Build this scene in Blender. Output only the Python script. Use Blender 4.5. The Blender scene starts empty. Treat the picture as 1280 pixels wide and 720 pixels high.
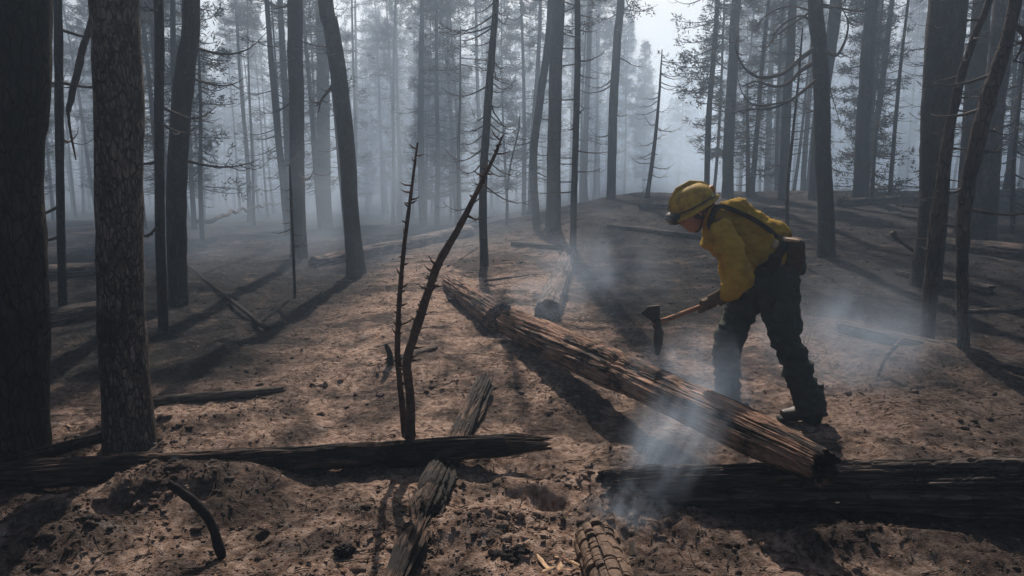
import bpy, math, random
import numpy as np
from mathutils import Vector, Matrix, Quaternion
random.seed(7)
rng = np.random.default_rng(7)
SC = bpy.context.scene
COL = SC.collection
PI = math.pi

# ------------------------------------------------------------------ camera
CAM_H = 1.45
FPX = 924.0                       # focal length in pixels of a 1280 wide frame
YH = 200.0                        # row of the true horizon
PITCH = math.atan((360 - YH) / FPX)
cam_d = bpy.data.cameras.new('camera')
cam_d.sensor_width = 36.0
cam_d.lens = 36.0 * FPX / 1280.0
cam_d.clip_end = 2000
cam = bpy.data.objects.new('camera', cam_d)
cam.location = (0, 0, CAM_H)
cam.rotation_euler = (PI / 2 - PITCH, 0, 0)
COL.objects.link(cam)
SC.camera = cam

# ------------------------------------------------------------------ sky, sun, exposure
SUN_EL, SUN_AZ = math.radians(41), math.radians(-2.0)
world = bpy.data.worlds.new('World')
SC.world = world
world.use_nodes = True
wn = world.node_tree.nodes
sky = wn.new('ShaderNodeTexSky')
sky.sky_type = 'NISHITA'
sky.sun_disc = False
sky.sun_elevation = SUN_EL
sky.sun_rotation = SUN_AZ
sky.dust_density = 4.0
sky.air_density = 1.0
world.node_tree.links.new(sky.outputs[0], wn['Background'].inputs[0])
wn['Background'].inputs[1].default_value = 0.05
sun_d = bpy.data.lights.new('sun', 'SUN')
sun_d.energy = 5.0
sun_d.angle = math.radians(0.6)
sun_d.color = (1.0, 0.86, 0.74)
sun = bpy.data.objects.new('sun', sun_d)
sv = Vector((math.sin(SUN_AZ) * math.cos(SUN_EL), math.cos(SUN_AZ) * math.cos(SUN_EL), math.sin(SUN_EL)))
sun.rotation_euler = sv.to_track_quat('Z', 'Y').to_euler()
sun.location = (0, 30, 40)
COL.objects.link(sun)
SC.view_settings.view_transform = 'Standard'
SC.view_settings.look = 'None'
SC.view_settings.exposure = 0.40
SC.view_settings.gamma = 1.0
SC.cycles.max_bounces = 5
SC.cycles.volume_bounces = 2
SC.cycles.diffuse_bounces = 2
SC.cycles.transparent_max_bounces = 16
SC.cycles.volume_max_steps = 64
SC.cycles.use_denoising = True

# ------------------------------------------------------------------ noise in numpy
def _hash(ix, iy, iz, seed):
    h = (ix.astype(np.int64) * 374761393 + iy.astype(np.int64) * 668265263 + iz.astype(np.int64) * 2147483647 + seed * 144665) & 0xFFFFFFFF
    h = ((h ^ (h >> 13)) * 1274126177) & 0xFFFFFFFF
    h = ((h ^ (h >> 16)) * 2246822519) & 0xFFFFFFFF
    return ((h ^ (h >> 15)) & 0xFFFF) / 32767.5 - 1.0
def vn(x, y, z=0.0, seed=0):
    x, y, z = np.broadcast_arrays(np.asarray(x, float), np.asarray(y, float), np.asarray(z, float))
    fx, fy, fz = np.floor(x), np.floor(y), np.floor(z)
    u, v, w = x - fx, y - fy, z - fz
    u, v, w = u * u * (3 - 2 * u), v * v * (3 - 2 * v), w * w * (3 - 2 * w)
    r = 0
    for a in (0, 1):
        for b in (0, 1):
            for c in (0, 1):
                r = r + _hash(fx + a, fy + b, fz + c, seed) * (u if a else 1 - u) * (v if b else 1 - v) * (w if c else 1 - w)
    return r
def fbm(x, y, z=0.0, octv=4, seed=0):
    r, a, f = 0, 1.0, 1.0
    for k in range(octv):
        r = r + a * vn(np.asarray(x) * f + 17.3 * k, np.asarray(y) * f - 9.1 * k, np.asarray(z) * f + 5.7 * k, seed + k)
        a *= 0.5; f *= 2.03
    return r
def sstep(a, b, x):
    t = np.clip((np.asarray(x, float) - a) / (b - a), 0, 1)
    return t * t * (3 - 2 * t)

# ------------------------------------------------------------------ pixel -> world (photo pixels, 1280 x 720)
def at(px, py, Y):
    """world point seen at photo pixel (px, py) at forward distance Y"""
    cx, cz = (px - 640) / FPX, -(py - 360) / FPX
    cp, sp = math.cos(PITCH), math.sin(PITCH)
    dy = cp + cz * sp
    dz = -sp + cz * cp
    return Vector((cx * Y / dy, Y, CAM_H + dz * Y / dy))

# mounds and hollows: (x, y, radius_x, radius_y, height)
BUMPS = [(-1.48, 3.02, .42, .26, .13), (-1.78, 2.66, .40, .25, .09), (-1.15, 3.10, .25, .15, .06), (-1.95, 3.2, .3, .2, -.07),
         (.17, 2.97, .13, .10, -.11), (.04, 3.30, .18, .12, -.05), (.06, 3.12, .26, .07, .03), (-.15, 2.72, .22, .14, .06), (-.32, 2.66, .1, .08, .03),
         (.50, 2.88, .20, .10, .08), (.66, 2.74, .3, .10, .05), (-1.62, 2.82, .12, .09, -.10), (-1.85, 2.72, .14, .08, -.07), (-1.30, 2.9, .09, .06, -.05), (.02, 3.22, .1, .05, .05), (1.2, 2.60, .45, .10, .05), (.36, 3.10, .1, .07, -.04),
         (-1.75, 3.9, .5, .25, .07), (-.6, 2.7, .3, .2, .03),
         (.2, 6.2, .6, .3, .05), (-.8, 5.0, .9, .35, .05), (-2.2, 5.3, 1.0, .5, .05),
         (3.2, 5.2, 1.2, .5, .10), (1.9, 4.9, .8, .4, .03)]
def H(x, y, fine=True):
    x = np.asarray(x, float); y = np.asarray(y, float)
    r = sstep(-0.12, 0.20, x / np.maximum(y, 4.0))
    rise = 0.50 * sstep(6.0, 19.0, y) - 1.0 * sstep(19.5, 40, y)
    drop = -0.07 * np.maximum(y - 13.0, 0) * (1 - 0.5 * sstep(13, 80, y))
    drop = np.maximum(drop, -2.2)
    z = rise * r + drop * (1 - r)
    for bx, by, rx, ry, h in BUMPS:
        d = ((x - bx) / rx) ** 2 + ((y - by) / ry) ** 2
        z = z + h * np.exp(-d * 1.4)
    z = z + 0.035 * fbm(x * .8, y * .8, 0, 2, 3) * sstep(2, 6, y) + 0.10 * fbm(x * .25, y * .3, 0, 2, 9) * sstep(9, 16, y)
    if fine:
        lump = fbm(x * 3.1, y * 3.1, 0, 3, 21)
        z = z + 0.014 * lump + .018 * np.maximum(0, fbm(x * 1.7, y * 2.3, 0, 3, 71)) * (1 - sstep(8, 14, y))
        near = 1 - sstep(6, 16, y) * .6
        rd = 1 - np.abs(fbm(x * 9, y * 9, 0, 3, 31))
        z = z + near * 0.015 * rd * (0.5 + sstep(-.3, .6, lump)) + near * .0055 * fbm(x * 34, y * 34, 0, 2, 41)
    return z
def hz(x, y): return float(H(np.array([x]), np.array([y]), False)[0]) + .008
def gp(px, py):
    """ground point seen at photo pixel (px, py)"""
    Y = 1.6 * 1.004 ** np.arange(1000)
    u = at(px, py, 1.0)
    z = CAM_H + (u.z - CAM_H) * Y
    d = z - H(u.x * Y, Y, False) - .008
    k = int(np.argmax(d <= 0))
    if d[k] > 0: return at(px, py, 60)
    f = d[k - 1] / (d[k - 1] - d[k] + 1e-9) if k else 0
    return at(px, py, Y[k - 1] + (Y[k] - Y[k - 1]) * f)

# ------------------------------------------------------------------ materials
class NT:
    def __init__(s, name, surf=True):
        s.m = bpy.data.materials.new(name); s.m.use_nodes = True
        s.t = s.m.node_tree; s.N = s.t.nodes; s.L = s.t.links
        s.b = s.N['Principled BSDF']; s.out = s.N['Material Output']
    def n(s, typ, **kw):
        x = s.N.new(typ)
        for k, v in kw.items(): setattr(x, k, v)
        return x
    def coord(s, scale=(1, 1, 1), which='Object'):
        c = s.n('ShaderNodeTexCoord'); m = s.n('ShaderNodeMapping'); m.inputs['Scale'].default_value = scale
        s.L.new(c.outputs[which], m.inputs[0]); return m.outputs[0]
    def noise(s, co, scale, det=6, rough=.6, dist=0.0):
        x = s.n('ShaderNodeTexNoise'); x.inputs['Scale'].default_value = scale; x.inputs['Detail'].default_value = det
        x.inputs['Roughness'].default_value = rough; x.inputs['Distortion'].default_value = dist
        s.L.new(co, x.inputs['Vector']); return x.outputs['Fac']
    def vor(s, co, scale, feature='F1', out='Distance'):
        x = s.n('ShaderNodeTexVoronoi', feature=feature); x.inputs['Scale'].default_value = scale
        s.L.new(co, x.inputs['Vector']); return x.outputs[out]
    def ramp(s, f, stops):
        x = s.n('ShaderNodeValToRGB'); r = x.color_ramp
        while len(r.elements) > 1: r.elements.remove(r.elements[-1])
        for i, (p, c) in enumerate(stops):
            e = r.elements[0] if i == 0 else r.elements.new(p)
            e.position = p
            e.color = (c, c, c, 1) if isinstance(c, (int, float)) else (*c, 1)
        s.L.new(f, x.inputs[0]); return x.outputs[0]
    def math(s, op, a, b=None):
        x = s.n('ShaderNodeMath', operation=op)
        for i, v in enumerate((a, b)):
            if v is None: continue
            if isinstance(v, (int, float)): x.inputs[i].default_value = v
            else: s.L.new(v, x.inputs[i])
        return x.outputs[0]
    def mix(s, f, a, b, bt='MIX'):
        x = s.n('ShaderNodeMix', data_type='RGBA', blend_type=bt)
        for i, v in ((0, f), (6, a), (7, b)):
            if isinstance(v, (int, float)): x.inputs[i].default_value = v
            elif isinstance(v, tuple): x.inputs[i].default_value = (*v, 1)
            else: s.L.new(v, x.inputs[i])
        return x.outputs[2]
    def bump(s, h, strength=.5, dist=.01, prev=None):
        x = s.n('ShaderNodeBump'); x.inputs['Strength'].default_value = strength; x.inputs['Distance'].default_value = dist
        s.L.new(h, x.inputs['Height'])
        if prev is not None: s.L.new(prev, x.inputs['Normal'])
        return x.outputs[0]
    def done(s, col, rough=.9, normal=None, spec=.2):
        if isinstance(col, tuple): s.b.inputs['Base Color'].default_value = (*col, 1)
        else: s.L.new(col, s.b.inputs['Base Color'])
        if isinstance(rough, (int, float)): s.b.inputs['Roughness'].default_value = rough
        else: s.L.new(rough, s.b.inputs['Roughness'])
        s.b.inputs['Specular IOR Level'].default_value = spec
        if normal is not None: s.L.new(normal, s.b.inputs['Normal'])
        return s.m

def m_bark(name, dark, mid, light, sc=1.0, flake=1.0, charred=0.0):
    t = NT(name); c = t.coord((1, 1, .32)); c2 = t.coord((1, 1, 1))
    n1 = t.noise(c, 14 * sc, 8, .65); n2 = t.noise(c2, 2.2, 4, .6); v = t.vor(c, 34 * sc, 'DISTANCE_TO_EDGE'); n3 = t.noise(c, 75, 3, .7)
    col = t.ramp(n1, [(.32, dark), (.5, mid), (.70, light)])
    fl = t.ramp(n3, [(.54, 0.0), (.62, 1.0)])
    col = t.mix(t.math('MULTIPLY', fl, .45 * flake), col, light)
    ch = t.ramp(n2, [(.42 - .4 * (0.5 - charred), 1.0), (.60 - .4 * (0.5 - charred), 0.0)])
    col = t.mix(ch, col, (.012, .011, .011))
    crack = t.ramp(v, [(0.0, 0.0), (.10, 1.0)])
    col = t.mix(crack, (.008, .007, .007), col)
    h = t.math('ADD', t.math('MULTIPLY', crack, .7), t.math('ADD', n1, t.math('MULTIPLY', n3, .3)))
    return t.done(col, .93, t.bump(h, .9, .014), .15)
def m_wood(name, dark, mid, light, axis='X', bare=.5, charc=(.010, .0095, .0095)):
    t = NT(name); s = {'X': (.06, 1, 1), 'Z': (1, 1, .06)}[axis]
    c = t.coord(s); c2 = t.coord((1, 1, 1))
    g = t.noise(c, 55, 7, .65); g2 = t.noise(c, 170, 4, .6); p = t.noise(c2, 3.1, 5, .65, .4)
    col = t.ramp(g, [(.30, dark), (.48, mid), (.68, light)])
    col = t.mix(t.math('MULTIPLY', t.ramp(g2, [(.45, 0.0), (.65, 1.0)]), .5), col, dark)
    msk = t.ramp(p, [(bare - .07, 1.0), (bare + .07, 0.0)])
    col = t.mix(msk, col, charc)
    g3 = t.noise(t.coord((.5, 1, 1)), 60, 4, .6)
    ck = t.ramp(t.noise(t.coord({'X': (.11, 1, 1), 'Z': (1, 1, .11)}[axis]), 30, 3, .5), [(.40, 0.0), (.47, 1.0)])
    col = t.mix(ck, (.012, .009, .008), col)
    h = t.math('ADD', t.math('ADD', t.math('MULTIPLY', g, 1.0), t.math('MULTIPLY', ck, .8)), t.math('ADD', t.math('MULTIPLY', g2, .5), t.math('MULTIPLY', g3, .3)))
    return t.done(col, .85, t.bump(h, 1.0, .014), .2)
def m_simple(name, a, b, sc=30, rough=.85, bs=.3, bd=.004, spec=.2, det=5):
    t = NT(name); c = t.coord(); n = t.noise(c, sc, det, .6); n2 = t.noise(c, sc * .16, 3, .6)
    col = t.ramp(t.math('ADD', t.math('MULTIPLY', n, .55), t.math('MULTIPLY', n2, .45)), [(.36, a), (.64, b)])
    return t.done(col, rough, t.bump(n, bs, bd), spec)

def m_ground():
    t = NT('scorched_soil'); c = t.coord()
    big = t.noise(c, .55, 5, .6, .3); med = t.noise(c, 3.2, 6, .62, .3); fin = t.noise(c, 26, 6, .7); vf = t.noise(c, 110, 5, .75)
    soil = t.ramp(fin, [(.33, (.075, .047, .033)), (.46, (.285, .190, .142)), (.60, (.49, .37, .30))])
    soil = t.mix(t.math('MULTIPLY', t.ramp(vf, [(.58, 0.0), (.74, 1.0)]), .55), soil, (.36, .27, .22))
    soil = t.mix(t.math('MULTIPLY', t.ramp(vf, [(.30, 1.0), (.44, 0.0)]), .7), soil, (.03, .02, .017))
    spk = t.noise(c, 260, 3, .8)
    soil = t.mix(t.math('MULTIPLY', t.ramp(spk, [(.60, 0.0), (.70, 1.0)]), .5), soil, (.46, .36, .30))
    soil = t.mix(t.ramp(t.vor(c, 17, 'F1'), [(.0, .5), (.16, 0.0)]), soil, (.035, .022, .018))
    ash = t.ramp(t.math('ADD', t.math('MULTIPLY', big, .55), t.math('MULTIPLY', med, .45)), [(.45, 1.0), (.54, 0.0)])
    sep = t.n('ShaderNodeSeparateXYZ'); t.L.new(c, sep.inputs[0])
    # burnt-over ground grows denser away from the clearing: on the right slope and at the far left
    rx = t.n('ShaderNodeMapRange'); rx.inputs[1].default_value = .5; rx.inputs[2].default_value = 1.1; t.L.new(sep.outputs[0], rx.inputs[0])
    ry = t.n('ShaderNodeMapRange'); ry.inputs[1].default_value = 5.6; ry.inputs[2].default_value = 6.8; t.L.new(sep.outputs[1], ry.inputs[0])
    lx = t.n('ShaderNodeMapRange'); lx.inputs[1].default_value = -1.2; lx.inputs[2].default_value = -2.0; t.L.new(sep.outputs[0], lx.inputs[0])
    ly = t.n('ShaderNodeMapRange'); ly.inputs[1].default_value = 3.9; ly.inputs[2].default_value = 4.8; t.L.new(sep.outputs[1], ly.inputs[0])
    far = t.n('ShaderNodeMapRange'); far.inputs[1].default_value = 9; far.inputs[2].default_value = 14; t.L.new(sep.outputs[1], far.inputs[0])
    r2 = t.n('ShaderNodeMapRange'); r2.inputs[1].default_value = 1.6; r2.inputs[2].default_value = 2.6; r2.inputs[4].default_value = .75; t.L.new(sep.outputs[0], r2.inputs[0])
    zone = t.math('MAXIMUM', r2.outputs[0], t.math('MAXIMUM', t.math('MAXIMUM', t.math('MULTIPLY', rx.outputs[0], ry.outputs[0]), t.math('MULTIPLY', lx.outputs[0], ly.outputs[0])), far.outputs[0]))
    zc = t.math('MULTIPLY', zone, t.ramp(med, [(.52, 1.0), (.68, .80)]))
    charcol = t.ramp(fin, [(.35, (.008, .008, .009)), (.62, (.023, .022, .023)), (.80, (.11, .10, .095))])
    col = t.mix(t.math('MULTIPLY', ash, .80), soil, charcol)
    wash = t.noise(t.coord((1.0, 1.6, 1)), 5.5, 6, .7, .8)
    col = t.mix(t.math('MULTIPLY', t.ramp(wash, [(.60, 0.0), (.70, 1.0)]), .55), col, (.36, .335, .325))
    col = t.mix(zc, col, charcol)
    h = t.math('ADD', t.math('MULTIPLY', fin, 1.0), t.math('ADD', t.math('MULTIPLY', vf, .45), t.math('MULTIPLY', med, .6)))
    return t.done(col, .97, t.bump(h, 1.0, .045), .08)

M = {}
M['ground'] = m_ground()
M['bark_grey'] = m_bark('speckled_grey_bark', (.022, .016, .014), (.065, .048, .039), (.21, .17, .14), 1.3, 1.7, .22)
M['bark_dark'] = m_bark('scorched_dark_bark', (.009, .008, .008), (.026, .021, .019), (.060, .050, .044), 1.0, .5, .5)
M['bark_red'] = m_bark('reddish_scorched_bark', (.014, .010, .009), (.050, .034, .028), (.10, .075, .062), .8, .6, .35)
M['char'] = m_simple('charcoal', (.006, .006, .006), (.030, .027, .026), 40, .95, .6, .008, .10)
M['twig'] = m_simple('burnt_twig', (.014, .011, .009), (.055, .040, .032), 30, .85, .4, .004)
M['stem'] = m_simple('scorched_stem_bark', (.022, .013, .009), (.105, .058, .040), 45, .8, .6, .006)
M['needle'] = m_simple('scorched_needles', (.020, .022, .014), (.055, .056, .036), 3, .8, .1, .002)
M['needle_brown'] = m_simple('browned_needles', (.030, .024, .016), (.075, .058, .036), 3, .8, .1, .002)
M['wood_main'] = m_wood('weathered_orange_wood', (.045, .023, .016), (.22, .122, .080), (.46, .295, .205), 'X', .42)
M['wood_dark'] = m_wood('half_charred_wood', (.018, .012, .010), (.075, .046, .034), (.26, .17, .125), 'X', .52)
M['wood_pale'] = m_wood('pinkish_old_wood', (.05, .033, .029), (.15, .105, .09), (.29, .22, .19), 'X', .46)
M['wood_char'] = m_wood('charred_log_wood', (.012, .010, .010), (.050, .039, .033), (.21, .165, .135), 'X', .42)
M['chip'] = m_simple('fresh_split_wood', (.38, .22, .11), (.72, .52, .33), 60, .7, .2, .002)
M['brownchip'] = m_simple('brown_wood_chip', (.10, .055, .035), (.36, .22, .14), 60, .8, .2, .002)
M['heartwood'] = m_simple('sawn_heartwood', (.12, .07, .04), (.32, .20, .12), 24, .8, .5, .004)
M['clod'] = m_simple('crumbled_soil', (.05, .032, .025), (.19, .12, .092), 60, .95, .5, .004, .1)
def m_shirt():
    t = NT('yellow_flame_resistant_cloth'); c = t.coord(); a = t.noise(c, 7, 6, .65, .4); b_ = t.noise(c, 45, 5, .7)
    col = t.ramp(a, [(.30, (.20, .125, .025)), (.46, (.38, .23, .028)), (.66, (.50, .31, .040))])
    col = t.mix(t.ramp(b_, [(.58, 0.0), (.72, .55)]), col, (.07, .05, .025))
    return t.done(col, .88, t.bump(t.math('ADD', a, b_), .5, .008), .1)
M['shirt'] = m_shirt()
M['trouser'] = m_simple('dark_green_trouser_cloth', (.036, .044, .038), (.070, .080, .068), 10, .9, .3, .004, .1)
M['strap'] = m_simple('dark_webbing', (.012, .010, .010), (.030, .024, .022), 90, .8, .3, .002)
M['pack'] = m_simple('brown_pack_cloth', (.045, .028, .018), (.085, .055, .036), 40, .85, .3, .003)
M['packtop'] = m_simple('pale_pack_flap', (.30, .22, .14), (.45, .34, .23), 40, .8, .3, .003)
M['glove'] = m_simple('leather_work_glove', (.085, .055, .032), (.17, .115, .070), 40, .8, .3, .003)
M['boot'] = m_simple('black_boot_leather', (.012, .010, .009), (.035, .028, .024), 40, .6, .3, .003, .4)
M['skin'] = m_simple('flushed_skin', (.30, .13, .085), (.40, .19, .13), 60, .55, .15, .001, .35)
M['hair'] = m_simple('short_dark_hair', (.010, .007, .005), (.028, .018, .012), 160, .7, .8, .004)
def m_helmet():
    t = NT('scuffed_yellow_helmet'); c = t.coord(); a = t.noise(c, 22, 6, .7); b_ = t.noise(c, 90, 4, .7, .5)
    col = t.ramp(a, [(.35, (.20, .13, .03)), (.48, (.40, .25, .035)), (.65, (.52, .34, .05))])
    col = t.mix(t.ramp(b_, [(.56, 0.0), (.66, .7)]), col, (.05, .04, .03))
    return t.done(col, .72, t.bump(b_, .3, .002), .3)
M['helmet'] = m_helmet()
M['helmet_band'] = m_simple('orange_band', (.30, .12, .03), (.45, .20, .05), 30, .6, .1, .001)
M['goggle'] = m_simple('dark_goggle_rubber', (.008, .009, .010), (.022, .024, .026), 40, .5, .1, .001, .4)
gl = NT('smoky_goggle_lens'); M['lens'] = gl.done((.012, .020, .016), .12, None, .6)
M['steel'] = m_simple('blackened_steel', (.020, .018, .017), (.055, .048, .044), 50, .5, .2, .002, .5); M['steel'].node_tree.nodes['Principled BSDF'].inputs['Metallic'].default_value = .6
M['handle'] = m_wood('worn_ash_handle', (.22, .10, .05), (.40, .20, .11), (.55, .32, .19), 'X', .05)

# ------------------------------------------------------------------ object helpers
def mesh(name, V, F, m, smooth=True):
    me = bpy.data.meshes.new(name)
    V = np.asarray(V, np.float32)
    if isinstance(F, np.ndarray):
        k = F.shape[1]; n = len(F)
        me.vertices.add(len(V)); me.vertices.foreach_set('co', V.ravel())
        me.loops.add(n * k); me.loops.foreach_set('vertex_index', F.astype(np.int32).ravel())
        me.polygons.add(n); me.polygons.foreach_set('loop_start', np.arange(n, dtype=np.int32) * k)
        me.polygons.foreach_set('loop_total', np.full(n, k, np.int32))
        me.update(calc_edges=True); me.validate()
    else:
        me.from_pydata([tuple(map(float, v)) for v in V], [], F)
    if smooth: me.polygons.foreach_set('use_smooth', np.ones(len(me.polygons), bool))
    me.materials.append(M[m] if isinstance(m, str) else m)
    return me
def obj(name, me, parent=None, loc=None, mat=None):
    o = bpy.data.objects.new(name, me); COL.objects.link(o)
    if loc is not None: o.location = loc
    if mat is not None: o.matrix_world = mat
    if parent is not None: o.parent = parent
    return o
def tag(o, label=None, cat=None, group=None, kind=None):
    if label: o['label'] = label
    if cat: o['category'] = cat
    if group: o['group'] = group
    if kind: o['kind'] = kind
    return o
def empty(name, loc, label=None, cat=None, group=None):
    o = bpy.data.objects.new(name, None); COL.objects.link(o); o.location = loc; o.empty_display_size = .1
    return tag(o, label, cat, group)

class MB:
    """collects tubes, blobs and blades as quads/tris, built as ONE mesh"""
    def __init__(s): s.V = []; s.F = []; s.n = 0
    def add(s, V, F):
        s.V.append(np.asarray(V, float)); s.F += [tuple(int(i) + s.n for i in f) for f in F]; s.n += len(V)
    def tube(s, P, R, seg=6, ref=None, noise=0, ns=3.0, ell=None, cap=True, seed=0):
        P = np.asarray([tuple(p) for p in P], float); R = np.asarray(R, float) * np.ones(len(P))
        T = np.gradient(P, axis=0); T /= np.linalg.norm(T, axis=1)[:, None] + 1e-9
        r0 = np.array(ref if ref is not None else ((1, 0, 0) if abs(T[:, 0]).mean() < .7 else (0, 1, 0)), float)
        N = np.cross(T, r0); N /= np.linalg.norm(N, axis=1)[:, None] + 1e-9
        B = np.cross(T, N)
        a = np.arange(seg) * 2 * PI / seg
        ra = R[:, None] * np.ones(seg); rb = ra if ell is None else (np.asarray(ell, float) * np.ones(len(P)))[:, None] * np.ones(seg)
        if noise:
            q = P[:, None, :] + (np.cos(a)[None, :, None] * N[:, None, :] + np.sin(a)[None, :, None] * B[:, None, :]) * R[:, None, None]
            k = 1 + noise * fbm(q[..., 0] * ns, q[..., 1] * ns, q[..., 2] * ns, 3, seed)
            ra = ra * k; rb = rb * k
        V = P[:, None, :] + (ra * np.cos(a))[..., None] * N[:, None, :] + (rb * np.sin(a))[..., None] * B[:, None, :]
        n = len(P); V = V.reshape(-1, 3); F = []
        for i in range(n - 1):
            for j in range(seg):
                k = (j + 1) % seg
                F.append((i * seg + j, i * seg + k, (i + 1) * seg + k, (i + 1) * seg + j))
        if cap:
            V = np.vstack([V, P[0], P[-1]])
            for j in range(seg):
                k = (j + 1) % seg
                F.append((n * seg, k, j)); F.append((n * seg + 1, (n - 1) * seg + j, (n - 1) * seg + k))
        s.add(V, F); return s
    def ball(s, c, r, rot=None, seg=12, rings=8, noise=0, ns=10, seed=0, box=1.0):
        V = []; F = []
        for i in range(rings + 1):
            th = PI * i / rings
            for j in range(seg):
                ph = 2 * PI * j / seg
                V.append((math.sin(th) * math.cos(ph), math.sin(th) * math.sin(ph), math.cos(th)))
        V = np.array(V)
        if box != 1.0: V = np.sign(V) * np.abs(V) ** box
        if noise: V *= (1 + noise * fbm(V[:, 0] * ns * .2 + seed, V[:, 1] * ns * .2, V[:, 2] * ns * .2, 3, seed))[:, None]
        V = V * np.array(r if hasattr(r, '__len__') else (r, r, r))
        if rot is not None: V = V @ np.array(rot).T
        V = V + np.array(tuple(c))
        for i in range(rings):
            for j in range(seg):
                k = (j + 1) % seg
                a, b, c_, d = i * seg + j, i * seg + k, (i + 1) * seg + k, (i + 1) * seg + j
                F.append((a, d, c_, b))
        s.add(V, F); return s
    def boxm(s, c, h, rot=None):
        V = np.array([(x, y, z) for x in (-1, 1) for y in (-1, 1) for z in (-1, 1)], float) * np.array(h)
        if rot is not None: V = V @ np.array(rot).T
        s.add(V + np.array(tuple(c)), [(0, 1, 3, 2), (4, 6, 7, 5), (0, 4, 5, 1), (2, 3, 7, 6), (0, 2, 6, 4), (1, 5, 7, 3)]); return s
    def me(s, name, m, smooth=True, origin=None):
        V = np.vstack(s.V)
        if origin is not None: V = V - np.array(tuple(origin))
        return mesh(name, V, s.F, m, smooth)

def spline(P, n):
    """Catmull-Rom through points (any dimension), n samples"""
    P = np.asarray([tuple(p) for p in P], float)
    if len(P) == 2: P = np.vstack([P[0], P.mean(0), P[1]])
    Q = np.vstack([2 * P[0] - P[1], P, 2 * P[-1] - P[-2]])
    t = np.linspace(0, len(P) - 1 - 1e-6, n); i = t.astype(int); u = (t - i)[:, None]
    a, b, c, d = Q[i], Q[i + 1], Q[i + 2], Q[i + 3]
    return .5 * ((2 * b) + (c - a) * u + (2 * a - 5 * b + 4 * c - d) * u ** 2 + (3 * b - 3 * c + d - a) * u ** 3)

def voxel(me_src, vs, smooth_it=4, mname='m', mat='shirt', wrinkle=None):
    """fuse overlapping closed shells into one continuous surface"""
    o = bpy.data.objects.new('tmp', me_src); COL.objects.link(o)
    md = o.modifiers.new('r', 'REMESH'); md.mode = 'VOXEL'; md.voxel_size = vs
    sm = o.modifiers.new('s', 'SMOOTH'); sm.iterations = smooth_it; sm.factor = .5
    dg = bpy.context.evaluated_depsgraph_get()
    ev = o.evaluated_get(dg)
    me = bpy.data.meshes.new_from_object(ev)
    bpy.data.objects.remove(o)
    me.name = mname; me.materials.clear(); me.materials.append(M[mat])
    n = len(me.vertices); co = np.empty(n * 3, np.float32); me.vertices.foreach_get('co', co); co = co.reshape(-1, 3)
    if wrinkle is not None:
        no = np.empty(n * 3, np.float32); me.vertices.foreach_get('normal', no); no = no.reshape(-1, 3)
        co = co + no * wrinkle(co)[:, None]
        me.vertices.foreach_set('co', co.astype(np.float32).ravel())
    me.polygons.foreach_set('use_smooth', np.ones(len(me.polygons), bool))
    me.update(); return me

# ------------------------------------------------------------------ the ground, one sheet
def build_ground():
    ys = np.concatenate([np.linspace(-12, 1.6, 14)[:-1], 1.6 * np.exp(np.linspace(0, math.log(26 / 1.6), 560)), 26 * np.exp(np.linspace(0, math.log(900 / 26), 90))[1:]])
    us = np.concatenate([-np.exp(np.linspace(math.log(6), math.log(.82), 14)), np.linspace(-.8, .8, 560), np.exp(np.linspace(math.log(.82), math.log(6), 14))])
    w = np.maximum(ys, 2.0)
    X = us[None, :] * w[:, None]; Y = np.repeat(ys[:, None], len(us), 1)
    Z = H(X, Y)
    V = np.stack([X, Y, Z], -1).reshape(-1, 3)
    nr, nc = X.shape
    i = np.arange(nr - 1)[:, None] * nc + np.arange(nc - 1)[None, :]
    F = np.stack([i, i + 1, i + nc + 1, i + nc], -1).reshape(-1, 4)
    o = obj('ground', mesh('ground', V, F, 'ground'))
    tag(o, 'scorched brown forest floor with ash patches and crumbled soil', None, None, 'structure')
build_ground()

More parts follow.
